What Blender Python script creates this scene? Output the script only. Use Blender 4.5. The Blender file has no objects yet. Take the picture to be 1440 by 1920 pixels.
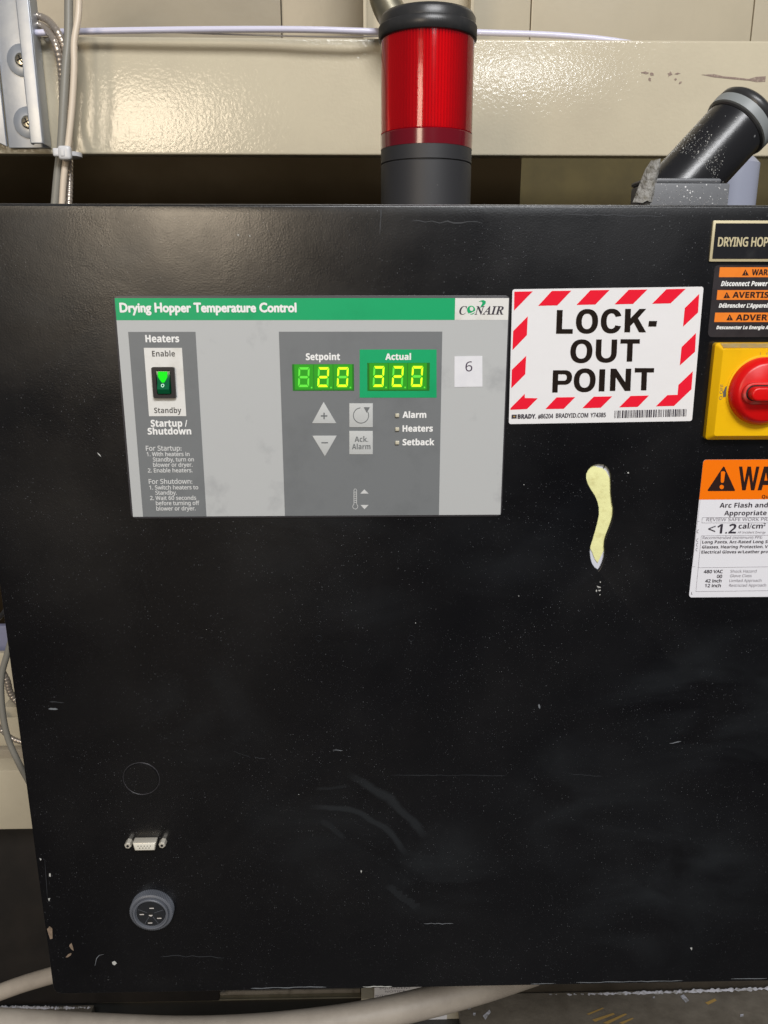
import bpy, bmesh, math, random
from mathutils import Vector, Matrix
random.seed(11)
SC = bpy.context.scene
COL = SC.collection
# ------------------------------------------------------------------ camera, world, lamps, exposure
D = 0.55                       # metres from the lens to the cabinet door
FPX, PITCH, YAW = 1522.5, math.radians(15.226), math.radians(1.278)
cam_d = bpy.data.cameras.new('camera'); cam = bpy.data.objects.new('camera', cam_d); COL.objects.link(cam)
cam.location = (0, -D, 0)
cam.rotation_euler = (math.pi/2 - PITCH, 0, -YAW)
cam_d.sensor_fit = 'VERTICAL'; cam_d.sensor_height = 36; cam_d.lens = 36*FPX/1920
cam_d.clip_start = 0.02; cam_d.clip_end = 60
SC.camera = cam
W = bpy.data.worlds.new('World'); SC.world = W; W.use_nodes = True
bg = W.node_tree.nodes['Background']; bg.inputs[0].default_value = (.90, .95, 1.0, 1); bg.inputs[1].default_value = 0.09
def lamp(name, loc, target, sx, sy, power, color):
    l = bpy.data.lights.new(name, 'AREA'); l.shape = 'RECTANGLE'; l.size = sx; l.size_y = sy; l.energy = power; l.color = color
    o = bpy.data.objects.new(name, l); COL.objects.link(o); o.location = loc
    o.rotation_euler = (Vector(target)-Vector(loc)).to_track_quat('-Z', 'Y').to_euler(); return o
lamp('unseen_lamp', (0.50, -2.1, 1.85), (0.0, 0.1, -0.1), 1.5, 0.6, 80, (.99, .99, 1))
lamp('unseen_lamp', (-1.75, -4.6, .74), (-0.2, 0.3, 0.1), 1.0, 1.25, 52, (1, .83, .62))  # tall warm light added out of view for the glow on door and beam
lamp('unseen_lamp', (1.15, -5.0, 1.86), (0.1, 0.3, 0.1), 0.8, 0.16, 17, (.92, .96, 1))
SC.view_settings.view_transform = 'Standard'; SC.view_settings.look = 'None'
SC.view_settings.exposure = 0.0; SC.view_settings.gamma = 1
# ------------------------------------------------------------------ helpers
def at(u, v, y=0.0):
    """point of the plane y (metres behind the door face) seen at photograph position u,v -> (x, z)"""
    a, b = u-720, 960-v
    c, s = math.cos(PITCH), math.sin(PITCH)
    yy = FPX*c+b*s; z = -FPX*s+b*c
    cx, sx = math.cos(YAW), math.sin(YAW)
    x2 = a*cx+yy*sx; y2 = -a*sx+yy*cx
    k = (D+y)/y2
    return x2*k, z*k
def pt(u, v, y): x, z = at(u, v, y); return (x, y, z)
def lin(h):
    c = [int(h[i:i+2], 16)/255 for i in (0, 2, 4)]
    return tuple(((x+.055)/1.055)**2.4 if x > .04045 else x/12.92 for x in c)+(1,)
def mat(name, col, rough=.5, metal=0, bump=None, vary=None, spec=.5, emit=None, coat=0, speck=None, fine=None):
    m = bpy.data.materials.new(name); m.use_nodes = True; nt = m.node_tree; N = nt.nodes; L = nt.links
    b = N['Principled BSDF']
    if isinstance(col, str): col = lin(col)
    if len(col) == 3: col = (*col, 1)
    b.inputs['Base Color'].default_value = col; b.inputs['Roughness'].default_value = rough
    b.inputs['Metallic'].default_value = metal; b.inputs['Specular IOR Level'].default_value = spec
    b.inputs['Coat Weight'].default_value = coat; b.inputs['Coat Roughness'].default_value = .08
    tc = N.new('ShaderNodeTexCoord')
    cur = None
    if vary:      # (scale, second colour, contrast lo, hi)
        n = N.new('ShaderNodeTexNoise'); n.inputs['Scale'].default_value = vary[0]; n.inputs['Detail'].default_value = 7
        n.inputs['Roughness'].default_value = .65
        L.new(tc.outputs['Object'], n.inputs['Vector'])
        r = N.new('ShaderNodeMapRange'); r.inputs[1].default_value = vary[2]; r.inputs[2].default_value = vary[3]
        L.new(n.outputs[0], r.inputs[0])
        x = N.new('ShaderNodeMix'); x.data_type = 'RGBA'; x.inputs[6].default_value = col
        x.inputs[7].default_value = lin(vary[1]) if isinstance(vary[1], str) else (*vary[1], 1)
        L.new(r.outputs[0], x.inputs[0]); cur = x.outputs[2]
    for sp in (speck or []):     # (cells per metre, radius fraction, colour, noise threshold)
        vo = N.new('ShaderNodeTexVoronoi'); vo.inputs['Scale'].default_value = sp[0]; L.new(tc.outputs['Object'], vo.inputs['Vector'])
        n2 = N.new('ShaderNodeTexNoise'); n2.inputs['Scale'].default_value = sp[0]*.035; n2.inputs['Detail'].default_value = 4; L.new(tc.outputs['Object'], n2.inputs['Vector'])
        sepc = N.new('ShaderNodeSeparateColor'); L.new(vo.outputs['Color'], sepc.inputs[0])
        rr = N.new('ShaderNodeMath'); rr.operation = 'MULTIPLY'; rr.inputs[1].default_value = sp[1]; L.new(sepc.outputs[0], rr.inputs[0])
        ls = N.new('ShaderNodeMath'); ls.operation = 'LESS_THAN'; L.new(vo.outputs['Distance'], ls.inputs[0]); L.new(rr.outputs[0], ls.inputs[1])
        g1 = N.new('ShaderNodeMath'); g1.operation = 'GREATER_THAN'; g1.inputs[1].default_value = sp[3]; L.new(n2.outputs[0], g1.inputs[0])
        mu = N.new('ShaderNodeMath'); mu.operation = 'MULTIPLY'; L.new(ls.outputs[0], mu.inputs[0]); L.new(g1.outputs[0], mu.inputs[1])
        mw = N.new('ShaderNodeMath'); mw.operation = 'MULTIPLY'; L.new(mu.outputs[0], mw.inputs[0]); L.new(sepc.outputs[1], mw.inputs[1])
        x = N.new('ShaderNodeMix'); x.data_type = 'RGBA'; x.inputs[7].default_value = lin(sp[2])
        if cur: L.new(cur, x.inputs[6])
        else: x.inputs[6].default_value = col
        L.new(mw.outputs[0], x.inputs[0]); cur = x.outputs[2]
    if cur: L.new(cur, b.inputs['Base Color'])
    prev = None
    for bp in ([bump] if bump else [])+([fine] if fine else []):      # (scale, strength, distance)
        n = N.new('ShaderNodeTexNoise'); n.inputs['Scale'].default_value = bp[0]; n.inputs['Detail'].default_value = 3
        L.new(tc.outputs['Object'], n.inputs['Vector'])
        bn = N.new('ShaderNodeBump'); bn.inputs['Strength'].default_value = bp[1]; bn.inputs['Distance'].default_value = bp[2]
        L.new(n.outputs[0], bn.inputs['Height'])
        if prev: L.new(prev, bn.inputs['Normal'])
        prev = bn.outputs[0]
    if prev: L.new(prev, b.inputs['Normal'])
    if emit:
        b.inputs['Emission Color'].default_value = (*emit[:3], 1); b.inputs['Emission Strength'].default_value = emit[3]
    return m
def tag(o, label=None, cat=None, group=None, kind=None):
    if label: o['label'] = label
    if cat: o['category'] = cat
    if group: o['group'] = group
    if kind: o['kind'] = kind
    return o
def thing(name, loc, label, cat, group=None, rot=0.0):
    o = bpy.data.objects.new(name, None); o.empty_display_size = .01; COL.objects.link(o); o.location = loc
    o.rotation_euler = (0, rot, 0)
    return tag(o, label, cat, group)
def link(name, me, m, parent=None, smooth=False, angle=35):
    o = bpy.data.objects.new(name, me); COL.objects.link(o)
    if m: me.materials.clear(); me.materials.append(m)
    if parent:
        o.parent = parent
    if smooth:
        me.shade_smooth(); me.set_sharp_from_angle(angle=math.radians(angle))
    return o
def off(parent):
    return Vector(parent.location) if parent else Vector((0, 0, 0))
def loc_of(parent, p):
    """world point -> the thing's own frame"""
    if not parent: return Vector(p)
    q = Vector(p)-tot_loc(parent)
    return Matrix.Rotation(-tot_rot(parent), 3, 'Y') @ q
def tot_loc(o):
    return Vector(o.location) if not o.parent else tot_loc(o.parent)+Matrix.Rotation(tot_rot(o.parent), 3, 'Y') @ Vector(o.location)
def tot_rot(o):
    return o.rotation_euler[1]+(tot_rot(o.parent) if o.parent else 0)
def mesh(name, vs, fs, m, parent=None, smooth=False, angle=35, world=True):
    if world: vs = [loc_of(parent, v) for v in vs]
    me = bpy.data.meshes.new(name); me.from_pydata([tuple(v) for v in vs], [], fs)
    bm = bmesh.new(); bm.from_mesh(me); bmesh.ops.recalc_face_normals(bm, faces=bm.faces); bm.to_mesh(me); bm.free()
    return link(name, me, m, parent, smooth, angle)
def box(name, x0, x1, y0, y1, z0, z1, m, parent=None, bev=0, seg=2, world=True):
    bm = bmesh.new()
    v = [bm.verts.new(p) for p in ((x0,y0,z0),(x1,y0,z0),(x1,y1,z0),(x0,y1,z0),(x0,y0,z1),(x1,y0,z1),(x1,y1,z1),(x0,y1,z1))]
    for f in ((0,1,5,4),(1,2,6,5),(2,3,7,6),(3,0,4,7),(4,5,6,7),(3,2,1,0)): bm.faces.new([v[i] for i in f])
    if world:
        for w in bm.verts: w.co = loc_of(parent, w.co)
    bmesh.ops.recalc_face_normals(bm, faces=bm.faces)
    if bev: bmesh.ops.bevel(bm, geom=bm.edges[:], offset=bev, segments=seg, profile=.6, affect='EDGES')
    me = bpy.data.meshes.new(name); bm.to_mesh(me); bm.free()
    return link(name, me, m, parent, bool(bev), 50)
def plate(name, pts, y0, y1, m, parent=None, bev=0, seg=2, world=True):
    """outline pts [(x,z)] facing -y at y0, back at y1"""
    n = len(pts)
    bm = bmesh.new()
    a = [bm.verts.new((p[0], y0, p[1])) for p in pts]; b = [bm.verts.new((p[0], y1, p[1])) for p in pts]
    front = bm.faces.new(a); bm.faces.new(b[::-1])
    for i in range(n): bm.faces.new((a[i], b[i], b[(i+1) % n], a[(i+1) % n]))
    if world:
        for w in bm.verts: w.co = loc_of(parent, w.co)
    bmesh.ops.recalc_face_normals(bm, faces=bm.faces)
    if bev: bmesh.ops.bevel(bm, geom=list(front.edges), offset=bev, segments=seg, profile=.6, affect='EDGES')
    bmesh.ops.triangulate(bm, faces=[f for f in bm.faces if len(f.verts) > 4])
    me = bpy.data.meshes.new(name); bm.to_mesh(me); bm.free()
    return link(name, me, m, parent, bool(bev), 40)
def rrect(x0, x1, z0, z1, r, n=6):
    out = []
    for cx, cz, a0 in ((x1-r, z1-r, 0), (x0+r, z1-r, 90), (x0+r, z0+r, 180), (x1-r, z0+r, 270)):
        for i in range(n+1):
            a = math.radians(a0+90*i/n); out.append((cx+r*math.cos(a), cz+r*math.sin(a)))
    return out
def pxs(pts, y=0.0): return [at(u, v, y) for u, v in pts]
def spline(pts, per=12):
    P = [Vector(p) for p in pts]; P = [2*P[0]-P[1]]+P+[2*P[-1]-P[-2]]; out = []
    for i in range(1, len(P)-2):
        for k in range(per):
            t = k/per; a, b, c, d = P[i-1], P[i], P[i+1], P[i+2]
            out.append(.5*((2*b)+(c-a)*t+(2*a-5*b+4*c-d)*t*t+(3*b-a-3*c+d)*t**3))
    out.append(P[-2]); return out
def tube(name, pts, r, m, parent=None, seg=14, per=12, rfun=None, step=None, flat=1.0):
    path = spline(pts, per)
    if step:      # resample evenly
        L = [0]
        for i in range(1, len(path)): L.append(L[-1]+(path[i]-path[i-1]).length)
        n = max(2, int(L[-1]/step)); out = []; j = 0
        for k in range(n+1):
            d = L[-1]*k/n
            while j < len(L)-2 and L[j+1] < d: j += 1
            f = (d-L[j])/max(1e-9, L[j+1]-L[j]); out.append(path[j].lerp(path[j+1], min(1, f)))
        path = out
    vs, fs = [], []; nrm = Vector((0, 1, 0)); s = 0
    for i, p in enumerate(path):
        t = (path[min(i+1, len(path)-1)]-path[max(i-1, 0)]).normalized()
        nrm = (nrm-t*nrm.dot(t)).normalized(); bn = t.cross(nrm)
        rr = r if not rfun else r*rfun(i)
        for k in range(seg):
            a = 2*math.pi*k/seg; vs.append(p+rr*(nrm*math.cos(a)*flat+bn*math.sin(a)))
    for i in range(len(path)-1):
        for k in range(seg):
            a, b = i*seg+k, i*seg+(k+1) % seg; fs.append((a, b, b+seg, a+seg))
    fs.append(tuple(range(seg-1, -1, -1))); fs.append(tuple((len(path)-1)*seg+k for k in range(seg)))
    return mesh(name, vs, fs, m, parent, True, 60)
def lathe(name, prof, org, axis, m, parent=None, seg=64, rmod=None, smooth=True, angle=35, caps=True):
    """prof [(r,h)] round axis from org"""
    ax = Vector(axis).normalized(); e1 = ax.orthogonal().normalized()
    if abs(ax.z) > .9: e1 = Vector((1, 0, 0))
    e2 = ax.cross(e1); o = Vector(org); vs, fs = [], []
    for j, (r, h) in enumerate(prof):
        for k in range(seg):
            a = 2*math.pi*k/seg; q = r*(rmod(j, k) if rmod else 1); vs.append(o+ax*h+e1*q*math.cos(a)+e2*q*math.sin(a))
    for j in range(len(prof)-1):
        for k in range(seg):
            a, b = j*seg+k, j*seg+(k+1) % seg; fs.append((a, b, b+seg, a+seg))
    if caps:
        fs.append(tuple(range(seg-1, -1, -1))); fs.append(tuple((len(prof)-1)*seg+k for k in range(seg)))
    return mesh(name, vs, fs, m, parent, smooth, angle)
# ------------------------------------------------------------------ lettering
STY = {'b': (0x1D5D4, 0x1D5EE, 0x1D7EC), 'r': (0x1D5A0, 0x1D5BA, 0x1D7E2), 'bi': (0x1D63C, 0x1D656, 0x1D7EC), 'si': (0x1D468, 0x1D482, None), 'g': None}
def styled(s, st):
    if STY[st] is None: return s
    A, a, d = STY[st]; out = ''
    for ch in s:
        if 'A' <= ch <= 'Z': out += chr(A+ord(ch)-65)
        elif 'a' <= ch <= 'z': out += chr(a+ord(ch)-97)
        elif '0' <= ch <= '9' and d: out += chr(d+ord(ch)-48)
        else: out += ch
    return out
_tc = {}
def glyphs(s, st, space=1.0):
    k = (s, st, space)
    if k not in _tc:
        cu = bpy.data.curves.new('lettering', 'FONT'); cu.body = styled(s, st); cu.space_character = space; cu.resolution_u = 3; cu.fill_mode = 'FRONT'
        o = bpy.data.objects.new('lettering', cu); me = bpy.data.meshes.new_from_object(o)
        V = [(v.co.x, v.co.y) for v in me.vertices]; F = [tuple(p.vertices) for p in me.polygons]
        bpy.data.objects.remove(o); bpy.data.curves.remove(cu); bpy.data.meshes.remove(me)
        _tc[k] = (V, F)
    return _tc[k]
def text(parent, s, u0, u1, v, cap, m, st='b', y=0.0, fit=None, bold=0.0, name='lettering', rot=False, sub=None):
    """lettering between photo columns u0..u1 on baseline v, capital height cap (photo pixels), on plane y"""
    V, F = glyphs(s, st); Vf, _ = glyphs(fit, st) if fit else (V, F); Vh, _ = glyphs('H', st)
    ch = max(p[1] for p in Vh); xa = min(p[0] for p in Vf); xb = max(p[0] for p in Vf)
    p0 = loc_of(parent, (at(u0, v, y)[0], y, at(u0, v, y)[1])); 
    p1 = loc_of(parent, (at(u1, v, y)[0], y, at(u1, v, y)[1])); pc = loc_of(parent, (at(u0, v-cap, y)[0], y, at(u0, v-cap, y)[1]))
    if not rot:
        sx = (p1.x-p0.x)/(xb-xa); sz = (pc.z-p0.z)/ch
        base = [(p0.x+(q[0]-xa)*sx, p0.z+q[1]*sz) for q in V]
    vs, fs = [], []; nb = 0
    offs = [(0, 0)]
    if bold: offs += [(math.cos(a*math.pi/4)*bold, math.sin(a*math.pi/4)*bold) for a in range(8)]
    for i, (dx, dz) in enumerate(offs):
        vs += [(q[0]+dx, p0.y-.000003*i, q[1]+dz) for q in base]; fs += [tuple(a+nb for a in f) for f in F]; nb += len(V)
    return mesh_flat(name, vs, fs, m, parent if sub is None else sub)
def mesh_flat(name, vs, fs, m, parent):
    me = bpy.data.meshes.new(name); me.from_pydata(vs, [], fs)
    return link(name, me, m, parent)
def shape(parent, pts, y, m, name, th=.00012, cropf=None, up=None):
    """thin printed shape from photo outline pts on plane y"""
    if cropf: pts = [cropf(*p) for p in pts]
    return plate(name, pxs(pts, y), y, y+th, m, parent)
def crop(ox, oy, sc): return lambda x, y: (ox+x/sc, oy+y/sc)
# ------------------------------------------------------------------ materials
M = {}
def door_material():
    m = mat('black powder coat', (.0022, .0022, .0034), .36, spec=.66, bump=(900, .10, .0006), fine=(160, .05, .001),
            vary=(14, (.0055, .0055, .0068), .45, .8), speck=[(620, .17, '66686c', .48), (1150, .20, '4a4c50', .43), (80, .035, 'b8b8b8', .50)])
    nt = m.node_tree; N = nt.nodes; L = nt.links; b = N['Principled BSDF']; tc = [n for n in N if n.type == 'TEX_COORD'][0]
    pos = N.new('ShaderNodeNewGeometry').outputs['Position']
    # wiped smears and cloudy lower-right sheen painted in: stretched, warped noise inside soft patches
    mp = N.new('ShaderNodeMapping'); mp.inputs['Rotation'].default_value = (0, math.radians(40), 0); mp.inputs['Scale'].default_value = (9, 1, 19)
    L.new(pos, mp.inputs[0])
    n = N.new('ShaderNodeTexNoise'); n.inputs['Scale'].default_value = 1; n.inputs['Detail'].default_value = 5; n.inputs['Distortion'].default_value = 1.2
    L.new(mp.outputs[0], n.inputs['Vector'])
    r = N.new('ShaderNodeMapRange'); r.inputs[1].default_value = .40; r.inputs[2].default_value = .74; L.new(n.outputs[0], r.inputs[0])
    tot = None
    for (u, v, rad, w) in ((600, 1540, .09, .45), (390, 1350, .06, .6), (1120, 1500, .10, .6), (620, 1070, .10, .4), (1340, 1330, .11, .8), (150, 480, .1, .9), (820, 1640, .07, .8), (1250, 1660, .11, .8), (950, 1000, .08, .3)):
        x, z = at(u, v)
        vm = N.new('ShaderNodeVectorMath'); vm.operation = 'DISTANCE'; vm.inputs[1].default_value = (x, 0, z); L.new(pos, vm.inputs[0])
        mr = N.new('ShaderNodeMapRange'); mr.interpolation_type = 'SMOOTHSTEP'; mr.inputs[1].default_value = rad; mr.inputs[2].default_value = rad*.2; mr.inputs[4].default_value = w
        L.new(vm.outputs['Value'], mr.inputs[0])
        if tot is None: tot = mr.outputs[0]
        else:
            a = N.new('ShaderNodeMath'); a.operation = 'MAXIMUM'; L.new(tot, a.inputs[0]); L.new(mr.outputs[0], a.inputs[1]); tot = a.outputs[0]
    mu = N.new('ShaderNodeMath'); mu.operation = 'MULTIPLY'; L.new(r.outputs[0], mu.inputs[0]); L.new(tot, mu.inputs[1])
    # finger-wiped arcs
    nd = N.new('ShaderNodeTexNoise'); nd.inputs['Scale'].default_value = 28; nd.inputs['Detail'].default_value = 3; L.new(pos, nd.inputs['Vector'])
    vs_ = N.new('ShaderNodeVectorMath'); vs_.operation = 'MULTIPLY_ADD'; vs_.inputs[1].default_value = (.016, 0, .016); L.new(nd.outputs[1], vs_.inputs[0]); L.new(pos, vs_.inputs[2])
    last = mu.outputs[0]
    def arcm(p1, p2, p3, wd, amp, rad):
        nonlocal last
        (ax_, az_), (bx_, bz_), (cx_, cz_) = [Vector(at(*p))+Vector((.008, .008)) for p in (p1, p2, p3)]
        d_ = 2*(ax_*(bz_-cz_)+bx_*(cz_-az_)+cx_*(az_-bz_)); A_, B_, C_ = ax_**2+az_**2, bx_**2+bz_**2, cx_**2+cz_**2
        ox = (A_*(bz_-cz_)+B_*(cz_-az_)+C_*(az_-bz_))/d_; oz = (A_*(cx_-bx_)+B_*(ax_-cx_)+C_*(bx_-ax_))/d_; rr = math.hypot(ax_-ox, az_-oz)
        def dist(px, pz):
            # y is removed before measuring
            f = N.new('ShaderNodeVectorMath'); f.operation = 'MULTIPLY'; f.inputs[1].default_value = (1, 0, 1); L.new(vs_.outputs[0], f.inputs[0])
            q = N.new('ShaderNodeVectorMath'); q.operation = 'DISTANCE'; q.inputs[1].default_value = (px, 0, pz); L.new(f.outputs[0], q.inputs[0]); return q.outputs['Value']
        s1 = N.new('ShaderNodeMath'); s1.operation = 'SUBTRACT'; s1.inputs[1].default_value = rr; L.new(dist(ox, oz), s1.inputs[0])
        s2 = N.new('ShaderNodeMath'); s2.operation = 'ABSOLUTE'; L.new(s1.outputs[0], s2.inputs[0])
        m1 = N.new('ShaderNodeMapRange'); m1.interpolation_type = 'SMOOTHSTEP'; m1.inputs[1].default_value = wd; m1.inputs[2].default_value = wd*.25; L.new(s2.outputs[0], m1.inputs[0])
        m2 = N.new('ShaderNodeMapRange'); m2.interpolation_type = 'SMOOTHSTEP'; m2.inputs[1].default_value = rad; m2.inputs[2].default_value = rad*.55; m2.inputs[4].default_value = amp; L.new(dist(bx_, bz_), m2.inputs[0])
        pr_ = N.new('ShaderNodeMath'); pr_.operation = 'MULTIPLY'; L.new(m1.outputs[0], pr_.inputs[0]); L.new(m2.outputs[0], pr_.inputs[1])
        mm = N.new('ShaderNodeMath'); mm.operation = 'MAXIMUM'; L.new(last, mm.inputs[0]); L.new(pr_.outputs[0], mm.inputs[1]); last = mm.outputs[0]
    arcm((570, 1508), (690, 1535), (778, 1630), .0042, .9, .055)
    arcm((655, 1452), (740, 1510), (815, 1590), .0045, .8, .048)
    arcm((590, 1478), (625, 1476), (662, 1474), .0018, .5, .016)
    arcm((600, 1535), (625, 1550), (645, 1570), .0040, .6, .018)
    arcm((730, 1655), (760, 1680), (790, 1705), .0040, .6, .022)
    mu = N.new('ShaderNodeMath'); mu.operation = 'MULTIPLY'; mu.inputs[1].default_value = 1; L.new(last, mu.inputs[0])
    mx = N.new('ShaderNodeMix'); mx.data_type = 'RGBA'; mx.inputs[7].default_value = (.017, .0195, .0225, 1)
    src = b.inputs['Base Color'].links[0].from_socket
    L.new(src, mx.inputs[6]); L.new(mu.outputs[0], mx.inputs[0]); L.new(mx.outputs[2], b.inputs['Base Color'])
    # gloss varies a little
    n3 = N.new('ShaderNodeTexNoise'); n3.inputs['Scale'].default_value = 9; n3.inputs['Detail'].default_value = 6; L.new(pos, n3.inputs['Vector'])
    r3 = N.new('ShaderNodeMapRange'); r3.inputs[3].default_value = .22; r3.inputs[4].default_value = .38; r3.inputs[1].default_value = .35; r3.inputs[2].default_value = .65
    L.new(n3.outputs[0], r3.inputs[0]); L.new(r3.outputs[0], b.inputs['Roughness'])
    return m
M['door'] = door_material()
M['black_edge'] = mat('black painted edge', (.012, .013, .016), .32, bump=(500, .1, .0005), speck=[(600, .18, '7a7d82', .44)])
M['foam'] = mat('pale yellow foam', 'efeead', .8, bump=(220, .5, .0008), vary=(160, 'd3cd8c', .5, .75))
M['white_pad'] = mat('white backing', 'd4d7e2', .5)
M['scratch'] = mat('bare scratch', '75797e', .5)
M['chip'] = mat('tan primer chip', '8f7c6a', .7, vary=(300, '6a5a4a', .4, .7))
M['white_chip'] = mat('white fleck', 'c0c0bc', .6)
M['rub'] = mat('grey rub mark', '303236', .5)
M['bezel'] = mat('charcoal overlay film', '3c3a3d', .35, bump=(1500, .1, .0002))
M['lgrey'] = mat('light grey overlay', 'bbbdbd', .42, bump=(2200, .12, .0001), vary=(26, '9c9ea0', .56, .80), spec=.35)
M['dgrey'] = mat('dark grey overlay', '777a7c', .42, bump=(2200, .12, .0001), vary=(26, '6d7072', .5, .8), spec=.35)
M['green'] = mat('green overlay', '12a86a', .4, bump=(2200, .12, .0001), vary=(20, '0f9c62', .5, .8), spec=.35)
M['plastic_white'] = mat('white printed film', 'e4e3df', .35, vary=(60, 'd2cfc6', .5, .8), spec=.4)
M['ink_white'] = mat('white ink', 'f0f0ee', .5)
M['ink_lgrey'] = mat('pale grey ink', 'cfd0cf', .5)
M['ink_dark'] = mat('dark grey ink', '5c5a58', .5)
M['ink_black'] = mat('black ink', '1a1614', .25)
M['ink_button'] = mat('grey ink', '6f7274', .5)
M['btn'] = mat('button film', 'c3c5c4', .4, spec=.35)
M['led_off'] = mat('frosted lamp lens', 'c9c3ae', .25)
M['win'] = mat('lit green display window', (.012, .09, .01), .3, emit=(.02, .27, .006, 1.0))
M['win_rim'] = mat('display window rim', (.01, .08, .012), .3, emit=(.01, .10, .006, 1.0))
M['seg_off'] = mat('dim display segment', (.05, .3, .03), .4, emit=(.09, .60, .03, 1.0))
M['seg_on'] = mat('lit display segment', (.3, .7, .02), .4, emit=(.62, .98, .0, 1.15))
M['switch_black'] = mat('black switch plastic', (.018, .017, .02), .3)
M['rocker_lit'] = mat('lit green rocker', (.0, .12, .01), .5, spec=.1, emit=(.01, .80, .005, 1.0))
M['rocker_dark'] = mat('dark green rocker', (.002, .11, .04), .16, spec=.5)
M['rocker_ring'] = mat('pale mark', 'c4ffe0', .4)
M['sticker'] = mat('white paper label', 'e6e6ea', .5, vary=(80, 'dcdce2', .45, .75))
M['ink_violet'] = mat('dark violet ink', '3a2742', .5)
M['label_white'] = mat('glossy white vinyl', 'ecebec', .16, bump=(55, .22, .0012), spec=.5)
M['label_red'] = mat('red vinyl print', 'f01f36', .2, bump=(55, .22, .0012))
M['label_black'] = mat('black vinyl print', '231b16', .18, bump=(70, .35, .0012))
M['gold'] = mat('brushed brass engraving', 'd3c7a2', .35, metal=.2)
M['plate_black'] = mat('black engraved plate', (.014, .014, .017), .25, vary=(60, (.03, .03, .032), .55, .8))
M['wl_black'] = mat('dark warning film', '3a3638', .22, bump=(60, .2, .001), vary=(40, '2a2628', .4, .7))
M['orange'] = mat('orange print', 'f4872a', .35, vary=(90, 'e97c22', .5, .8))
M['orange2'] = mat('vivid orange print', 'fd7a05', .3)
M['ink_brown'] = mat('dark brown ink', '2c1611', .4)
M['paper'] = mat('glossy white label', 'e9e9ef', .3, bump=(40, .08, .001))
M['ink_text'] = mat('charcoal ink', '35303c', .5)
M['ink_thin'] = mat('thin grey ink', '8a8790', .5)
M['yellow'] = mat('yellow plastic', 'f2bd03', .34, bump=(700, .08, .0003), vary=(40, 'e6ae05', .5, .8))
M['dust'] = mat('dusty top edge', 'cdb98d', .8, vary=(300, 'e2c25a', .4, .7))
M['red'] = mat('red plastic', 'dd0a0c', .32, bump=(600, .1, .0003), vary=(50, 'c81418', .5, .8))
M['red_dusty'] = mat('scuffed red plastic', 'd42420', .5, vary=(160, 'b06a60', .52, .75))
M['metal'] = mat('nickel', 'd8d2c4', .3, metal=.35, bump=(400, .2, .0004))
M['sub_face'] = mat('ivory insulator', 'e8e4d6', .5)
M['hole'] = mat('dark hole', (.01, .01, .01), .8)
M['knob'] = mat('grey black plastic', '63666d', .38, bump=(800, .15, .0003))
M['knob_dark'] = mat('dark insert plastic', '26282c', .4)
M['contact'] = mat('pale contact', 'd8d2cc', .35)
def beige(name, col, rough=.22, b=(300, .13, .0014)):
    return mat(name, col, rough, bump=b, fine=(45, .12, .0016), vary=(7, '%02x%02x%02x' % tuple(max(0, int(int(col[i:i+2], 16)*.95)) for i in (0, 2, 4)), .4, .75), spec=.5)
M['beam'] = beige('glossy beige beam paint', 'd3c9b0', .10, (270, .17, .0015))
M['beam'].node_tree.nodes['Principled BSDF'].inputs['Specular IOR Level'].default_value = .5
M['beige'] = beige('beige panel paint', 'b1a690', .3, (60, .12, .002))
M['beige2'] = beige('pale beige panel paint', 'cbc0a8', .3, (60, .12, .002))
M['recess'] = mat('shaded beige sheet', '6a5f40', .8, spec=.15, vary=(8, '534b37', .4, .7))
M['zinc'] = mat('galvanised steel', 'b0b6c0', .36, metal=.55, bump=(60, .15, .001), vary=(18, 'c4c8cc', .4, .7))
M['screw'] = mat('bright zinc screw', 'b8b3a4', .22, metal=1)
M['conduit'] = mat('armoured steel conduit', 'bdb2a6', .3, metal=.6)
M['cable_grey'] = mat('grey cable sheath', '8f8c83', .4)
M['cable_cream'] = mat('cream cable sheath', 'e2d2bd', .4)
M['nylon'] = mat('white nylon', 'dcdbdc', .35)
M['tube_white'] = mat('milky plastic tube', 'dddbee', .25)
M['pipe'] = mat('dull steel pipe', 'a8a390', .35, metal=.8, vary=(30, '8e8875', .4, .7))
M['cap_black'] = mat('satin black plastic', (.03, .03, .031), .34, bump=(300, .1, .0004), vary=(60, (.055, .052, .05), .5, .8))
M['base_grey'] = mat('matt charcoal plastic', (.032, .032, .035), .5, bump=(900, .1, .0003), speck=[(300, .12, '8a8a8a', .58)])
M['ribs'] = mat('red ribbed diffuser', (.80, .006, .035), .22, spec=1.0, emit=(.6, .0, .012, .08))
M['red_band'] = mat('dark red lens skirt', (.16, .004, .012), .18, coat=.4)
M['elbow'] = mat('black pipe plastic', (.016, .016, .018), .27, bump=(250, .12, .0006), speck=[(260, .3, '9a9c9e', .55), (120, .2, 'c0c0c0', .58)])
M['elbow_base'] = mat('dusty grey plastic', '6a6c70', .5, speck=[(500, .34, 'd0d0d0', .45)])
M['seal'] = mat('grey rubber seal', '8c9192', .45)
M['residue'] = mat('white dusty residue', 'c9c9c6', .8)
M['caulk'] = mat('dirty sealant', '8f8d88', .6, bump=(220, .8, .004), vary=(160, '5d5747', .5, .7))
M['hose'] = mat('grey hose', 'aaa195', .55, bump=(160, .25, .001), vary=(25, '968d82', .4, .75))
M['hose_tan'] = mat('tan hose', 'ada294', .6, vary=(20, '8f857a', .4, .75))
M['steel'] = mat('stainless sheet', 'd0b88c', .35, metal=.3, bump=(30, .2, .002), vary=(8, '9a8260', .4, .7))
M['black_sheet'] = mat('grimy black sheet', (.014, .012, .011), .5, vary=(8, (.03, .024, .02), .45, .75), speck=[(90, .12, '555555', .55)])
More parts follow.
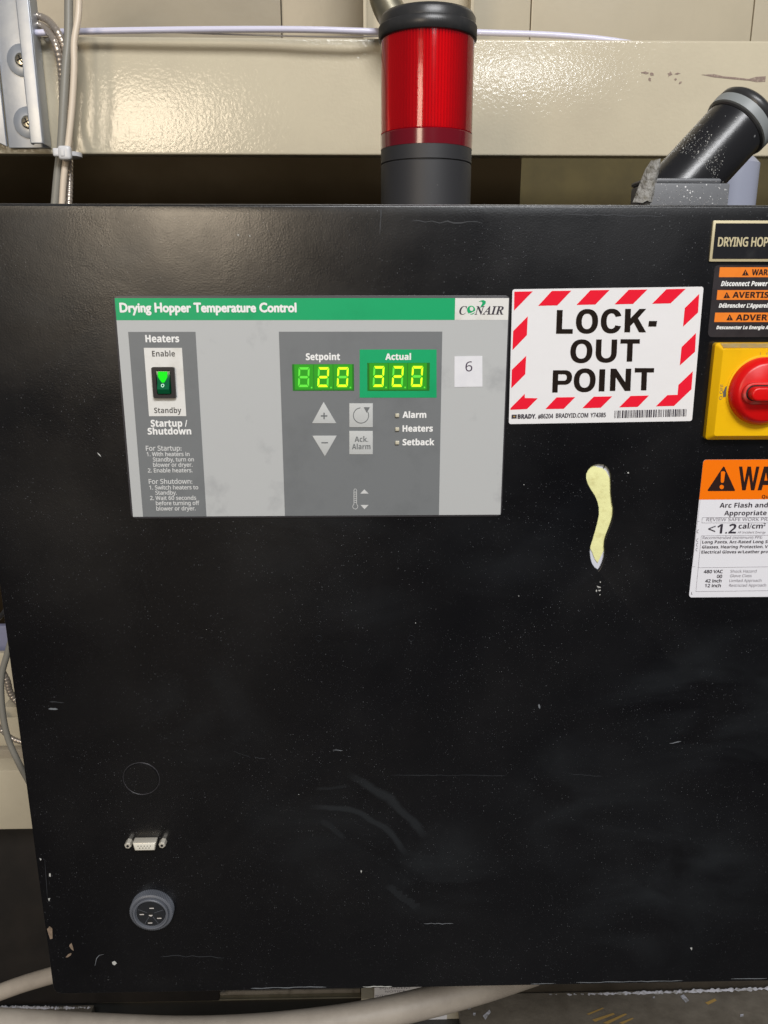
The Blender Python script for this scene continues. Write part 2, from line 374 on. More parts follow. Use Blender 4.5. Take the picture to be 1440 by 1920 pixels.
M['floor'] = mat('stained grey concrete', '7a7368', .55, bump=(60, .4, .003), vary=(16, '5e574d', .4, .7), speck=[(110, .14, 'b0b0b0', .55)])
M['blue_grey'] = mat('pale blue grey plastic', '9fa3b4', .4)
M['violet'] = mat('blue violet plastic', '85869f', .5)
M['mark'] = mat('purple brown paint chip', '8d7a70', .7, vary=(400, 'b9a896', .5, .7))
M['ochre'] = mat('ochre stain', 'a98a4e', .7)
def lens_material():
    m = bpy.data.materials.new('clear red lens'); m.use_nodes = True; N = m.node_tree.nodes; L = m.node_tree.links
    N.remove(N['Principled BSDF']); out = N['Material Output']
    tr = N.new('ShaderNodeBsdfTransparent'); tr.inputs[0].default_value = (.95, .10, .12, 1)
    gl = N.new('ShaderNodeBsdfGlossy'); gl.inputs['Roughness'].default_value = .09; gl.inputs[0].default_value = (1, .9, .9, 1)
    df = N.new('ShaderNodeBsdfDiffuse'); df.inputs[0].default_value = (.7, .01, .05, 1)
    fr = N.new('ShaderNodeFresnel'); fr.inputs[0].default_value = 1.5
    tc = N.new('ShaderNodeTexCoord'); n = N.new('ShaderNodeTexNoise'); n.inputs['Scale'].default_value = 35; L.new(tc.outputs['Object'], n.inputs['Vector'])
    bp = N.new('ShaderNodeBump'); bp.inputs['Strength'].default_value = .12; bp.inputs['Distance'].default_value = .002; L.new(n.outputs[0], bp.inputs['Height'])
    L.new(bp.outputs[0], gl.inputs['Normal'])
    a = N.new('ShaderNodeMixShader'); a.inputs[0].default_value = .07; L.new(tr.outputs[0], a.inputs[1]); L.new(df.outputs[0], a.inputs[2])
    b = N.new('ShaderNodeMixShader'); L.new(fr.outputs[0], b.inputs[0]); L.new(a.outputs[0], b.inputs[1]); L.new(gl.outputs[0], b.inputs[2])
    L.new(b.outputs[0], out.inputs[0]); return m
M['lens'] = lens_material()
# ================================================================== THE CABINET
XL, XR = at(54, 1490)[0], 0.47
ZT = at(720, 388)[1]; ZB = at(600, 1853)[1]
cab = thing('control_cabinet', (0, 0, ZB), 'large black powder-coated steel control cabinet with dusty, scratched front door', 'cabinet')
def cut_sheet(name, outer, holes, y0, thick, bev, m, parent):
    cu = bpy.data.curves.new(name, 'CURVE'); cu.dimensions = '2D'; cu.fill_mode = 'BOTH'; cu.extrude = thick/2-bev; cu.bevel_depth = bev; cu.bevel_resolution = 3
    for loop in [outer]+holes:
        sp = cu.splines.new('POLY'); sp.points.add(len(loop)-1); sp.use_cyclic_u = True
        for i, p in enumerate(loop): sp.points[i].co = (p[0], p[1], 0, 1)
    o = bpy.data.objects.new(name, cu); COL.objects.link(o)
    me = bpy.data.meshes.new_from_object(o.evaluated_get(bpy.context.evaluated_depsgraph_get()))
    bpy.data.objects.remove(o)
    for v in me.vertices: x, z, d = v.co; v.co = loc_of(parent, (x, y0+thick/2-d, z))
    bm = bmesh.new(); bm.from_mesh(me); bmesh.ops.remove_doubles(bm, verts=bm.verts, dist=1e-6); bmesh.ops.recalc_face_normals(bm, faces=bm.faces); bm.to_mesh(me); bm.free()
    return link(name, me, m, parent, True, 30)
ck = crop(1040, 840, 6.4)
slot_px = [ck(*p) for p in [(525,180),(590,186),(640,215),(672,262),(690,325),(692,430),(694,540),(704,640),(720,720),(718,800),(700,880),(672,960),(640,1040),(618,1110),(612,1180),(618,1240),(612,1310),(592,1380),(565,1440),(540,1475),(524,1496),(505,1475),(470,1450),(436,1400),(416,1330),(408,1250),(416,1180),(444,1090),(474,990),(500,890),(518,800),(516,720),(500,650),(470,580),(420,505),(385,440),(364,370),(366,310),(392,255),(432,212),(475,190)]]
slot = pxs(slot_px)
cut_sheet('door', rrect(XL, XR, ZB, ZT, .006, 5), [slot], 0, .003, .0011, M['door'], cab)
box('door_return', XL+.0008, XR-.001, .0034, .022, ZB+.001, ZT-.001, M['black_edge'], cab, .001)
box('body', XL+.004, XR-.004, .0245, .21, ZB+.006, ZT+.0005, M['black_edge'], cab, .002)
box('top_lip', XL-.01, XR-.002, .020, .0235, ZT-.004, ZT+.0036, M['black_edge'], cab, .0012)
# keyhole-shaped opening: white pad behind, yellow foam
sx0 = min(p[0] for p in slot)-.001; sx1 = max(p[0] for p in slot)+.001; sz0 = min(p[1] for p in slot)-.001; sz1 = max(p[1] for p in slot)+.001
box('white_pad', sx0, sx1, .0024, .0033, sz0, sz1, M['white_pad'], cab)
foam = [ck(*p) for p in [(470,215),(520,232),(575,245),(620,280),(650,340),(680,420),(686,540),(696,640),(714,720),(712,800),(694,880),(668,960),(634,1040),(612,1110),(605,1190),(575,1260),(545,1320),(515,1382),(480,1330),(450,1250),(420,1190),(440,1090),(470,990),(495,890),(512,800),(510,720),(494,650),(464,580),(414,505),(379,440),(362,370),(364,310),(390,255),(430,220)]]
plate('foam_insert', pxs(foam, .0018), .0018, .0023, M['foam'], cab, .0002)
shape(cab, [ck(*p) for p in [(595,196),(602,215),(592,248),(584,236),(590,214)]], .0015, M['hole'], 'tear')
for q in ([(545,1598),(556,1608),(550,1620),(541,1612)], [(505,1655),(550,1668),(552,1680),(515,1672)], [(492,1712),(505,1698),(512,1715),(500,1728)], [(525,1705),(553,1702),(550,1716),(528,1718)], [(538,1755),(551,1756),(548,1768),(538,1766)], [(870,292),(888,290),(894,303),(878,306)]):
    shape(cab, [ck(*p) for p in q], -.0002, M['white_chip'], 'paint_fleck')
# hole plug and blind rivets
def ring(name, u, v, r, w, m, parent, y=-.0004, seg=56, th=.0006, gap=None):
    x, z = at(u, v); vs, fs = [], []
    n = seg
    for k in range(n+1):
        a = 2*math.pi*k/n; c, s = math.cos(a), math.sin(a)
        vs += [(x+(r-w)*c, 0.0001, z+(r-w)*s), (x+(r-w/2)*c, y, z+(r-w/2)*s), (x+r*c, .0001, z+r*s)]
    for k in range(n):
        a = 3*k; fs += [(a, a+3, a+4, a+1), (a+1, a+4, a+5, a+2)]
    return mesh(name, vs, fs, m, parent, True, 80)
RP = (at(300, 1460)[0]-at(230, 1460)[0])/2
ring('hole_plug', 265, 1460, RP, .0008, M['bezel'], cab)
x, z = at(265, 1460)
lathe('plug_disc', [(RP-.0012, 0), (RP-.0014, .0004), (.0001, .0004)], (x, 0, z), (0, -1, 0), M['door'], cab, 48)
for u, v in ((598, 1197), (771, 1197)):
    ring('rivet', u, v, .0026, .0007, M['black_edge'], cab, -.0003, 24)
# scratches, chips, scuffs, each a small flake or a scored line in the paint
def streak(pts, w, m, name='scratch'):
    P = [Vector((*at(u, v),)) for u, v in pts]; n = len(P); w *= .00036; vs = []
    for i, p in enumerate(P):
        t = (P[min(i+1, n-1)]-P[max(0, i-1)]).normalized(); q = Vector((-t.y, t.x))*w*(.25 if i in (0, n-1) else random.uniform(.6, 1.2))
        vs += [(p.x+q.x, -.00015, p.y+q.y), (p.x-q.x, -.00015, p.y-q.y)]
    mesh(name, vs, [(2*i, 2*i+1, 2*i+3, 2*i+2) for i in range(n-1)], m, cab)
def wig(u0, v0, u1, v1, n=9, j=.8): return [(u0+(u1-u0)*i/n+random.uniform(-j, j)*.3, v0+(v1-v0)*i/n+random.uniform(-j, j)) for i in range(n+1)]
streak(wig(732, 1453, 950, 1454, 16), .55, M['rub'])
streak(wig(1065, 1450, 1130, 1456, 8), .6, M['rub'])
streak(wig(624, 1406, 643, 1407, 4), .8, M['scratch'])
streak(wig(478, 1420, 498, 1423, 5), .8, M['rub']); streak(wig(437, 1408, 470, 1420, 6), .5, M['rub'])
streak(wig(795, 1731, 850, 1732, 8, 1.2), .9, M['scratch'])
streak(wig(300, 1792, 420, 1795, 10, 2), 1.0, M['rub'])
streak(wig(91, 1329, 108, 1329, 4), 2.2, M['scratch']); streak(wig(93, 1316, 120, 1317, 5), 1.4, M['rub'])
streak(wig(1255, 1394, 1277, 1390, 4), 1.0, M['scratch']); streak(wig(1010, 1320, 1012, 1328, 3), 1.6, M['scratch'])
streak([(84, 1610), (86, 1640), (88, 1668), (89, 1684)], .8, M['rub'])
streak([(178, 1811), (181, 1797), (186, 1791), (195, 1789)], .9, M['scratch'])
streak(wig(470, 1853, 612, 1850, 14, .7), 1.3, M['scratch']); streak(wig(680, 1850, 735, 1849, 8, .7), 1.2, M['white_chip'])
streak(wig(995, 1844.5, 1040, 1843.6, 6, .4), 1.0, M['scratch']); streak(wig(1080, 1842, 1280, 1838.4, 18, .7), 1.0, M['scratch'])
streak(wig(1370, 1835.5, 1438, 1834.2, 6, .5), 1.2, M['scratch'])
streak(wig(715, 388, 712, 440, 8, 1.5), 1.0, M['rub'])
streak(wig(770, 415, 905, 418, 10, 2.5), 1.0, M['rub']); streak(wig(1050, 402, 1250, 405, 14, 2), .8, M['rub'])
for q in ([(88,1742),(93,1737),(98,1741),(98.5,1760),(94,1761),(91,1752)], [(130,1772),(134,1768),(137,1777),(138,1783),(134,1780),(130,1775)], [(123,1795),(128,1789),(134,1787),(133,1791),(127,1795)]):
    shape(cab, q, -.00025, M['chip'], 'paint_chip')
for q in ([(210,1804),(215,1802),(219,1806),(215,1810),(211,1808)], [(92,1638),(95,1638),(95,1644),(92,1643)], [(90,1685),(94,1684),(92,1690)], [(74,1609),(78,1611),(76,1614)], [(1294,1777),(1298,1777),(1297,1782)], [(676,1632),(679,1633),(677,1637)], [(182,848),(187,852),(190,857),(185,853)], [(445,438),(449,441),(446,442)], [(467,440),(470,443),(468,444)]):
    shape(cab, q, -.0002, M['white_chip'], 'paint_fleck')
# ================================================================== CONTROL PANEL
PX0, PZ1 = at(211.5, 554); PX1 = at(956.5, 553)[0]; PZ0 = at(600, 969.5)[1]
cp = thing('temperature_control_panel', ((PX0+PX1)/2, 0, (PZ0+PZ1)/2), 'grey temperature control panel with green header and lit displays on the black door', 'control panel')
plate('bezel', rrect(PX0, PX1, PZ0, PZ1, .0035), -.0011, .0001, M['bezel'], cp, .0004)
Y1, Y2, Y3, Y4 = -.00125, -.0014, -.00155, -.0017
x0, z1 = at(216, 559); x1 = at(953.6, 559)[0]; zs = at(600, 600)[1]; z0 = at(600, 966)[1]
xl = at(852.5, 580)[0]
plate('header_strip', [(x0, zs), (xl, zs), (xl, z1), (x0, z1)], Y1, -.001, M['green'], cp)
plate('logo_label', [(xl+.00005, zs), (x1, zs), (x1, z1), (xl+.00005, z1)], Y1, -.001, M['plastic_white'], cp)
plate('grey_field', [(x0, z0), (x1, z0), (x1, zs-.00005), (x0, zs-.00005)], Y1, -.001, M['lgrey'], cp)
c4 = crop(200, 530, 3.6); c5 = crop(500, 530, 3.1304)
ca, cb = at(241.3, 622)[0], at(367.3, 622)[0]; ct = at(300, 622)[1]
swcol = plate('switch_column', [(ca, z0+.00002), (cb, z0+.00002), (cb, ct), (ca, ct)], Y2, Y1+.0001, M['dgrey'], cp)
da, db = at(523.2, 622)[0], at(829, 622)[0]
dcol = plate('display_column', [(da, z0+.00002), (db, z0+.00002), (db, ct), (da, ct)], Y2, Y1+.0001, M['dgrey'], cp)
B = .00028
text(cp, 'Drying Hopper Temperature Control', 225.6, 555.3, 585, 16.6, M['ink_white'], 'g', Y2, bold=.00033)
text(cp, 'Heaters', 273.3, 336, 641.5, 13.2, M['ink_white'], 'b', Y3, bold=.00012)
swp = plate('switch_plate', [at(270.8, 652), at(342, 652), (at(342, 652)[0], at(342, 779.5)[1]), (at(270.8, 652)[0], at(342, 779.5)[1])], Y3, Y2+.0001, M['plastic_white'], cp)
text(cp, 'Enable', 285.5, 328.3, 668.3, 10.6, M['ink_dark'], 'b', Y4)
text(cp, 'Standby', 289.4, 340.3, 774.5, 10.2, M['ink_dark'], 'b', Y4)
text(cp, 'Startup /', 283.3, 351.4, 800, 12.5, M['ink_white'], 'b', Y3, bold=.00012)
text(cp, 'Shutdown', 277.5, 358.6, 814.6, 12, M['ink_white'], 'b', Y3, bold=.00012)
for s, a, b, v, c in (('For Startup:', 274, 340.3, 845, 8.6), ('1. With heaters in', 275.5, 355.3, 855.3, 7), ('Standby, turn on', 287, 363.6, 865.3, 7), ('blower or dryer.', 287.5, 361, 875.3, 7), ('2. Enable heaters.', 277.5, 361, 885.8, 7),
        ('For Shutdown:', 279.4, 360.5, 907.2, 8.3), ('1. Switch heaters to', 280.5, 371.7, 917.8, 7), ('Standby.', 291.7, 331.4, 927.5, 7), ('2. Wait 60 seconds', 281.7, 367.8, 937.5, 7), ('before turning off', 292.8, 373.9, 947.2, 7), ('blower or dryer.', 293.6, 366.7, 957.2, 7)):
    text(cp, s, a, b, v, c*1.04, M['ink_lgrey'], 'r', Y3, bold=.00010)
for s, a, b, v, c in (('Setpoint', 573.8, 637.4, 675, 12.3), ('Alarm', 755, 799, 783.4, 11.4), ('Heaters', 755, 811.2, 809.2, 11.4), ('Setback', 755, 814, 834.8, 11.4)):
    text(cp, s, a, b, v, c, M['ink_white'], 'b', Y3, bold=.00012)
# rocker switch
rs = thing('rocker_switch', (0, 0, 0), None, None); rs.parent = cp
rs.location = loc_of(cp, (*at(309, 716, Y3)[:1], Y3, at(309, 716, Y3)[1])); del_keys = 0
ra, rz = at(286, 687.5); rb = at(328.8, 687.5)[0]; rc = at(310, 745.2)[1]
cx, cz = (ra+rb)/2, (rz+rc)/2; hw, hh = (rb-ra)/2, (rz-rc)/2
def frame_ring(name, outer, inner, y0, y1, m, parent):
    n = len(outer); vs = [(p[0], y0, p[1]) for p in outer]+[(p[0], y0, p[1]) for p in inner]+[(p[0], y1, p[1]) for p in outer]+[(p[0], y1, p[1]) for p in inner]
    fs = []
    for i in range(n):
        j = (i+1) % n; fs += [(i, j, n+j, n+i), (i, 2*n+i, 2*n+j, j), (n+i, n+j, 3*n+j, 3*n+i)]
    return mesh(name, vs, fs, m, parent, True, 40)
frame_ring('frame', rrect(cx-hw, cx+hw, cz-hh, cz+hh, .0012), rrect(cx-hw*.64, cx+hw*.64, cz-hh*.76, cz+hh*.78, .0012), Y3-.0024, Y3+.0001, M['switch_black'], rs)
box('socket', cx-hw*.7, cx+hw*.7, Y3-.0004, Y3, cz-hh*.82, cz+hh*.82, M['hole'], rs)
# rocker: lower half proud, upper half pressed in and glowing
w = hw*.60; zt, zm, zl, zb = cz+hh*.74, cz+hh*.02, cz-hh*.40, cz-hh*.70
def prism(name, prof, x0, x1, m, parent, inset=.0):
    n = len(prof); vs = [(x0+inset*(0 if p[0] > Y3-.003 else 1), p[0], p[1]) for p in prof]+[(x1-inset*(0 if p[0] > Y3-.003 else 1), p[0], p[1]) for p in prof]
    fs = [tuple(range(n)), tuple(range(2*n-1, n-1, -1))]+[(i, (i+1) % n, n+(i+1) % n, n+i) for i in range(n)]
    return mesh(name, vs, fs, m, parent, True, 20)
def on_slope(xy):      # points on the pressed upper half, following its slope
    out = []
    for fx_, fz_ in xy:
        z_ = zt+(zm-zt)*fz_; y_ = Y3-.0019-(.0011)*fz_-.00012
        if fz_ > 1: y_ = Y3-.0030-(.0022)*(fz_-1)*(zm-zt)/(zl-zm)-.00012
        out.append((cx+w*fx_, y_, z_))
    return out
pf = on_slope([(-.74, .04), (.62, .04), (.62, .50), (.36, .80), (.14, 1.0), (-.22, 1.0), (-.46, .80), (-.74, .50)])
mesh('rocker_face', pf, [tuple(range(8))], M['rocker_lit'], rs)
prism('rocker_body', [(Y3-.0019, zt), (Y3-.0030, zm), (Y3-.0052, zl), (Y3-.0036, zb), (Y3, zb), (Y3, zt)], cx-w, cx+w, M['rocker_dark'], rs, .0006)
zz = cz-hh*.16; R = .0011
vs, fs = [], []
for k in range(24):
    a = 2*math.pi*k/24
    for r_ in (R, R*.6):
        z_ = (zm+zl)/2+.0003+r_*math.sin(a); vs.append((cx-w*.08+r_*math.cos(a), Y3-.0030-.0022*(zm-z_)/(zm-zl)-.00015, z_))
for k in range(24): j = (k+1) % 24; fs.append((2*k, 2*j, 2*j+1, 2*k+1))
mesh('rocker_mark', vs, fs, M['rocker_ring'], rs)
# seven-segment displays
SEGS = {'a': [(.14, .95), (.92, .95), (.80, .84), (.26, .84)], 'g': [(.18, .5), (.28, .555), (.78, .555), (.88, .5), (.78, .445), (.28, .445)], 'd': [(.26, .16), (.80, .16), (.92, .05), (.14, .05)],
        'f': [(.10, .92), (.24, .81), (.24, .60), (.14, .53), (.10, .56)], 'b': [(.96, .92), (.96, .56), (.90, .53), (.82, .60), (.82, .81)], 'e': [(.10, .08), (.10, .44), (.14, .47), (.24, .40), (.24, .19)], 'c': [(.96, .08), (.82, .19), (.82, .40), (.90, .47), (.96, .44)]}
DIG = {' ': '', '0': 'abcdef', '2': 'abged', '3': 'abgcd'}
def display(name, u0, u1, v0, v1, digits, cells, label):
    a, zt_ = at(u0, v0); b = at(u1, v0)[0]; zb_ = at(u0, v1)[1]
    e = bpy.data.objects.new(name, None); COL.objects.link(e); e.parent = cp; e.location = loc_of(cp, ((a+b)/2, Y3, (zt_+zb_)/2)); e['label'] = label
    box('window_rim', a, b, Y3, Y2+.0001, zb_, zt_, M['win_rim'], e)
    for i, ch in enumerate(digits):
        ca_, cb_ = at(cells[i], v0)[0], at(cells[i+1], v0)[0]
        box('digit_window', ca_+.0002, cb_-.0002, Y3-.00022, Y3+.0001, zb_+.0008, zt_-.0002, M['win'], e)
        gx0, gx1 = ca_+(cb_-ca_)*.14, ca_+(cb_-ca_)*.80; gz0, gz1 = zb_+(zt_-zb_)*.10, zt_-(zt_-zb_)*.07
        for k, poly in SEGS.items():
            P = [(gx0+(gx1-gx0)*(px+.10*(pz-.5)), gz0+(gz1-gz0)*pz) for px, pz in poly]
            on = k in DIG[ch]
            plate('segment', P, Y3-.0004 if on else Y3-.00035, Y3-.0002, M['seg_on'] if on else M['seg_off'], e)
        px_, pz_ = ca_+(cb_-ca_)*.88, gz0+.0004
        lathe('decimal_point', [(.00055, 0), (.00055, .0001)], (px_, Y3-.00025, pz_), (0, -1, 0), M['seg_off'], e, 12)
display('display', 548, 663.6, 682.5, 732.3, ' 20', [551.5, 588, 624.5, 661], 'setpoint display showing 20')
gp = shape(cp, [(674.3, 655.3), (818.6, 655.3), (818.6, 745.6), (674.3, 745.6)], Y3, M['green'], 'green_surround')
text(cp, 'Actual', 722.7, 770.3, 674.6, 11.4, M['ink_white'], 'b', Y4, bold=.00012)
Y3b = Y3; Y3 = Y3b-.00015
display('display', 688.6, 805.6, 680, 732.3, '320', [692, 728, 764, 800.5], 'actual temperature display showing 320')
Y3 = Y3b
# membrane buttons
def button(pts, th=.0005):
    return plate('button', pxs([c5(*p) for p in pts], Y2), Y3-.0002, Y2+.0001, M['btn'], cp, .00012)
YB = Y3-.00035
def on(parent, pts, m=M['ink_button'], name='symbol', y=None): return shape(parent, [c5(*p) for p in pts], YB if y is None else y, m, name)
b1 = button([(334, 700), (409, 825), (266, 825)])
b2 = button([(268, 898), (411, 898), (342, 1020)])
b3 = button([(485, 708), (623, 708), (623, 848), (485, 848)])
b4 = button([(485, 870), (623, 870), (623, 1007), (485, 1007)])
on(cp, [(333, 763), (341, 763), (341, 778), (356, 778), (356, 786), (341, 786), (341, 801), (333, 801), (333, 786), (318, 786), (318, 778), (333, 778)])
on(cp, [(321, 936), (360, 936), (360, 943), (321, 943)])
arc = [(554+47*math.cos(math.radians(a)), 779-47*math.sin(math.radians(a))) for a in range(95, 391, 8)]; arc2 = [(554+42.5*math.cos(math.radians(a)), 779-42.5*math.sin(math.radians(a))) for a in range(391, 94, -8)]
on(cp, arc+arc2); on(cp, [(570, 731), (606, 731), (588, 764)])
text(cp, 'Ack.', 664.9, 690.4, 828.4, 9.8, M['ink_button'], 'b', YB)
text(cp, 'Alarm', 660, 694.6, 842.2, 9.8, M['ink_button'], 'b', YB)
for v in (776, 857, 936):
    u_, v_ = c5(766, v); xx, z_ = at(u_, v_)
    box('indicator_light', xx-.0014, xx+.0014, Y2-.0013, Y2, z_-.0013, z_+.0013, M['led_off'], cp, .0006, 3)
# thermometer symbol
th = [(512, 1296), (512, 1218), (516, 1211), (524, 1211), (528, 1218), (528, 1296)]
bulb = [(520+15*math.cos(math.radians(a)), 1312-15*math.sin(math.radians(a))) for a in range(55, -236, -15)]
outl = th[::1]; 
def outline(parent, loop, w, y, m, name):      # closed line drawing
    P = [Vector(c5(*p)) for p in loop]; n = len(P); vs = []
    for i, p in enumerate(P):
        t = (P[(i+1) % n]-P[i-1]).normalized(); q = Vector((-t.y, t.x))*w
        for sg in (1, -1):
            xz = at(*(p+q*sg), y); vs.append((xz[0], y, xz[1]))
    return mesh(name, vs, [(2*i, 2*i+1, (2*i+3) % (2*n), (2*i+2) % (2*n)) for i in range(n)], m, parent)
outline(cp, [(512, 1218), (516, 1211), (524, 1211), (528, 1218), (528, 1300)]+[(520+15*math.cos(math.radians(a)), 1314-15*math.sin(math.radians(a))) for a in range(45, -226, -15)]+[(512, 1300)], .45, Y3, M['ink_lgrey'], 'symbol')
for k in range(6): on(cp, [(513, 1228+k*12), (527, 1228+k*12), (527, 1231+k*12), (513, 1231+k*12)], M['ink_lgrey'], 'symbol', Y3)
on(cp, [(573, 1213), (598, 1238), (550, 1238)], M['ink_lgrey'], 'symbol', Y3); on(cp, [(551, 1305), (598, 1305), (574, 1330)], M['ink_lgrey'], 'symbol', Y3)
# logo
text(cp, 'C', 861, 875.3, 589.6, 15.4, M['ink_text'], 'si', Y2); text(cp, 'NAIR', 889.8, 944, 589.6, 15.4, M['ink_text'], 'si', Y2, bold=.00005)
c7 = crop(840, 550, 12)
shape(cp, [c7(520+92*math.cos(math.radians(a)), 370-92*math.sin(math.radians(a))) for a in range(-12, 235, 8)]+[c7(450, 452), c7(520, 436)], Y2, M['green'], 'emblem')
shape(cp, [c7(x_, y_) for x_, y_ in ((500, 468), (560, 448), (610, 420), (590, 450), (550, 474), (520, 478))], Y2, M['green'], 'emblem')
shape(cp, [c7(x_, y_) for x_, y_ in ((690, 190), (740, 160), (800, 152), (848, 178), (850, 220), (820, 262), (770, 300), (724, 330), (740, 280), (768, 240), (775, 205), (750, 182))], Y2, M['green'], 'emblem')
shape(cp, [c7(530+42*math.cos(math.radians(a)), 348-48*math.sin(math.radians(a))) for a in range(0, 360, 20)], Y3, M['plastic_white'], 'emblem')
# number sticker
st = thing('number_sticker', pt(878, 697, 0), 'small square white paper sticker bearing a 6 beside the actual display', 'sticker')
shape(st, [(852.2, 668.2), (904.4, 667.4), (904.6, 725), (852, 725.8)], -.0015, M['sticker'], 'paper', .0002)
text(st, '6', 872.6, 885.4, 696.2, 18.4, M['ink_violet'], 'r', -.0016)
# ================================================================== LOCKOUT LABEL
cc = crop(940, 520, 3.692)
lk = thing('lockout_label', pt(1131, 667, 0), 'glossy white label with red stripes reading LOCK-OUT POINT', 'label', rot=-math.radians(.78))
def lrect(parent, u0, u1, v0, v1, r, y0, y1, m, name, bev=0):
    a = loc_of(parent, (at(u0, (v0+v1)/2)[0], 0, at(u0, (v0+v1)/2)[1])); b = loc_of(parent, (at(u1, (v0+v1)/2)[0], 0, at(u1, (v0+v1)/2)[1]))
    c = loc_of(parent, (at((u0+u1)/2, v0)[0], 0, at((u0+u1)/2, v0)[1])); d = loc_of(parent, (at((u0+u1)/2, v1)[0], 0, at((u0+u1)/2, v1)[1]))
    return plate(name, rrect(a.x, b.x, d.z, c.z, r, 4), y0, y1, m, parent, bev, world=False)
lrect(lk, 957.3, 1307.8, 540, 792, .0015, -.0003, .0001, M['label_white'], 'vinyl')
for poly in ([(90,99),(218,97),(88,230)], [(350,94),(485,92),(388,194),(255,197)], [(617,89),(750,87),(651,188),(520,191)], [(882,86),(1012,84),(912,184),(784,187)], [(1143,82),(1277,79),(1172,180),(1044,183)],
             [(1370,115),(1362,243),(1258,342),(1270,213)], [(1348,385),(1341,515),(1236,610),(1248,483)], [(1326,650),(1316,775),(1196,890),(1070,893),(1150,815),(1220,813),(1226,745)],
             [(183,270),(177,400),(77,504),(82,372)], [(172,543),(166,670),(69,768),(73,640)], [(162,806),(163,835),(252,837),(178,912),(63,917),(64,905)],
             [(382,831),(512,829),(432,910),(305,912)], [(640,826),(768,824),(688,903),(561,906)], [(895,821),(1022,818),(945,897),(816,900)]):
    shape(lk, poly, -.00042, M['label_red'], 'stripe', cropf=cc)
def arcpts(cx, cy, rx, ry, a0, a1, n=20, p=2.25):
    out = []
    for i in range(n+1):
        a = math.radians(a0+(a1-a0)*i/n); c, s = math.cos(a), math.sin(a)
        out.append((cx+rx*math.copysign(abs(c)**(2/p), c), cy+ry*math.copysign(abs(s)**(2/p), s)))
    return out
def strip(outer, inner):
    """quads between two point rows"""
    vs = outer+inner; n = len(outer); return vs, [(i, i+1, n+i+1, n+i) for i in range(n-1)]
def heavy(ch, w):
    """bold grotesque capital: list of (verts, faces); height 1, width w"""
    s, h = .245, .195; parts = []
    P = lambda pts: parts.append((pts, [tuple(range(len(pts)))]))
    if ch == 'L': P([(0, 0), (w, 0), (w, h), (s, h), (s, 1), (0, 1)])
    elif ch == 'I': P([(0, 0), (w, 0), (w, 1), (0, 1)])
    elif ch == '-': P([(0, 0), (w, 0), (w, 1), (0, 1)])
    elif ch == 'T': P([(w/2-s/2, 0), (w/2+s/2, 0), (w/2+s/2, 1-h), (w, 1-h), (w, 1), (0, 1), (0, 1-h), (w/2-s/2, 1-h)])
    elif ch == 'N': P([(0, 0), (s, 0), (s, .62), (w-s*1.02, 0), (w, 0), (w, 1), (w-s, 1), (w-s, .38), (s*1.02, 1), (0, 1)])
    elif ch == 'K': P([(0, 0), (s, 0), (s, .27), (.39, .42), (w-.28, 0), (w+.02, 0), (.56, .60), (w-.01, 1), (w-.30, 1), (s, .60), (s, 1), (0, 1)])
    elif ch == 'O': parts.append(strip(arcpts(w/2, .5, w/2, .525, 0, 360, 40), arcpts(w/2, .5, w/2-s, .525-h, 0, 360, 40)))
    elif ch == 'C': parts.append(strip(arcpts(w/2, .5, w/2, .525, 22, 338, 36), arcpts(w/2, .5, w/2-s, .525-h, 30, 330, 36)))
    elif ch == 'U':
        o = [(0, 1), (0, .42)]+arcpts(w/2, .42, w/2, .445, 180, 360, 22)+[(w, 1)]; i_ = [(s, 1), (s, .42)]+arcpts(w/2, .42, w/2-s, .445-h, 180, 360, 22)+[(w-s, 1)]
        parts.append(strip(o, i_))
    elif ch == 'P':
        P([(0, 0), (s, 0), (s, 1), (0, 1)])
        o = [(s, 1), (w*.62, 1)]+arcpts(w*.62, .675, w*.38, .325, 90, -90, 18)+[(s, .35)]; i_ = [(s, 1-.18), (w*.58, 1-.18)]+arcpts(w*.58, .675, w*.38-s*.82, .325-.18, 90, -90, 18)+[(s, .35+.18)]
        parts.append(strip(o, i_))
    elif ch == 'W': P([(w*.20, 0), (w*.37, 0), (w*.5, .66), (w*.63, 0), (w*.80, 0), (w, 1), (w*.84, 1), (w*.71, .32), (w*.585, 1), (w*.415, 1), (w*.29, .32), (w*.16, 1), (0, 1)])
    elif ch == 'A':
        P([(0, 0), (w*.25, 0), (w*.33, .22), (w*.67, .22), (w*.75, 0), (w, 0), (w*.64, 1), (w*.5, 1), (w*.5, .76), (w*.60, .41), (w*.40, .41), (w*.5, .76), (w*.5, 1), (w*.36, 1)])
    return parts
def big(parent, ch, x0, x1, b, t, y, m, cf, slant=0):
    """one capital from crop column x0..x1, baseline b, top t"""
    k = (x1-x0)/(b-t); vs, fs = [], []
    for V, F in heavy(ch, k):
        nb = len(vs)
        for (px, pz) in V:
            q = at(*cf(x0+px*(b-t)+slant*pz, b-pz*(b-t)), y); vs.append((q[0], y, q[1]))
        fs += [tuple(i+nb for i in f) for f in F]
    me = mesh('lettering', vs, fs, m, parent)
    bm = bmesh.new(); bm.from_mesh(me.data); bmesh.ops.triangulate(bm, faces=[f for f in bm.faces if len(f.verts) > 4]); bm.to_mesh(me.data); bm.free()
    return me
YL = -.00055
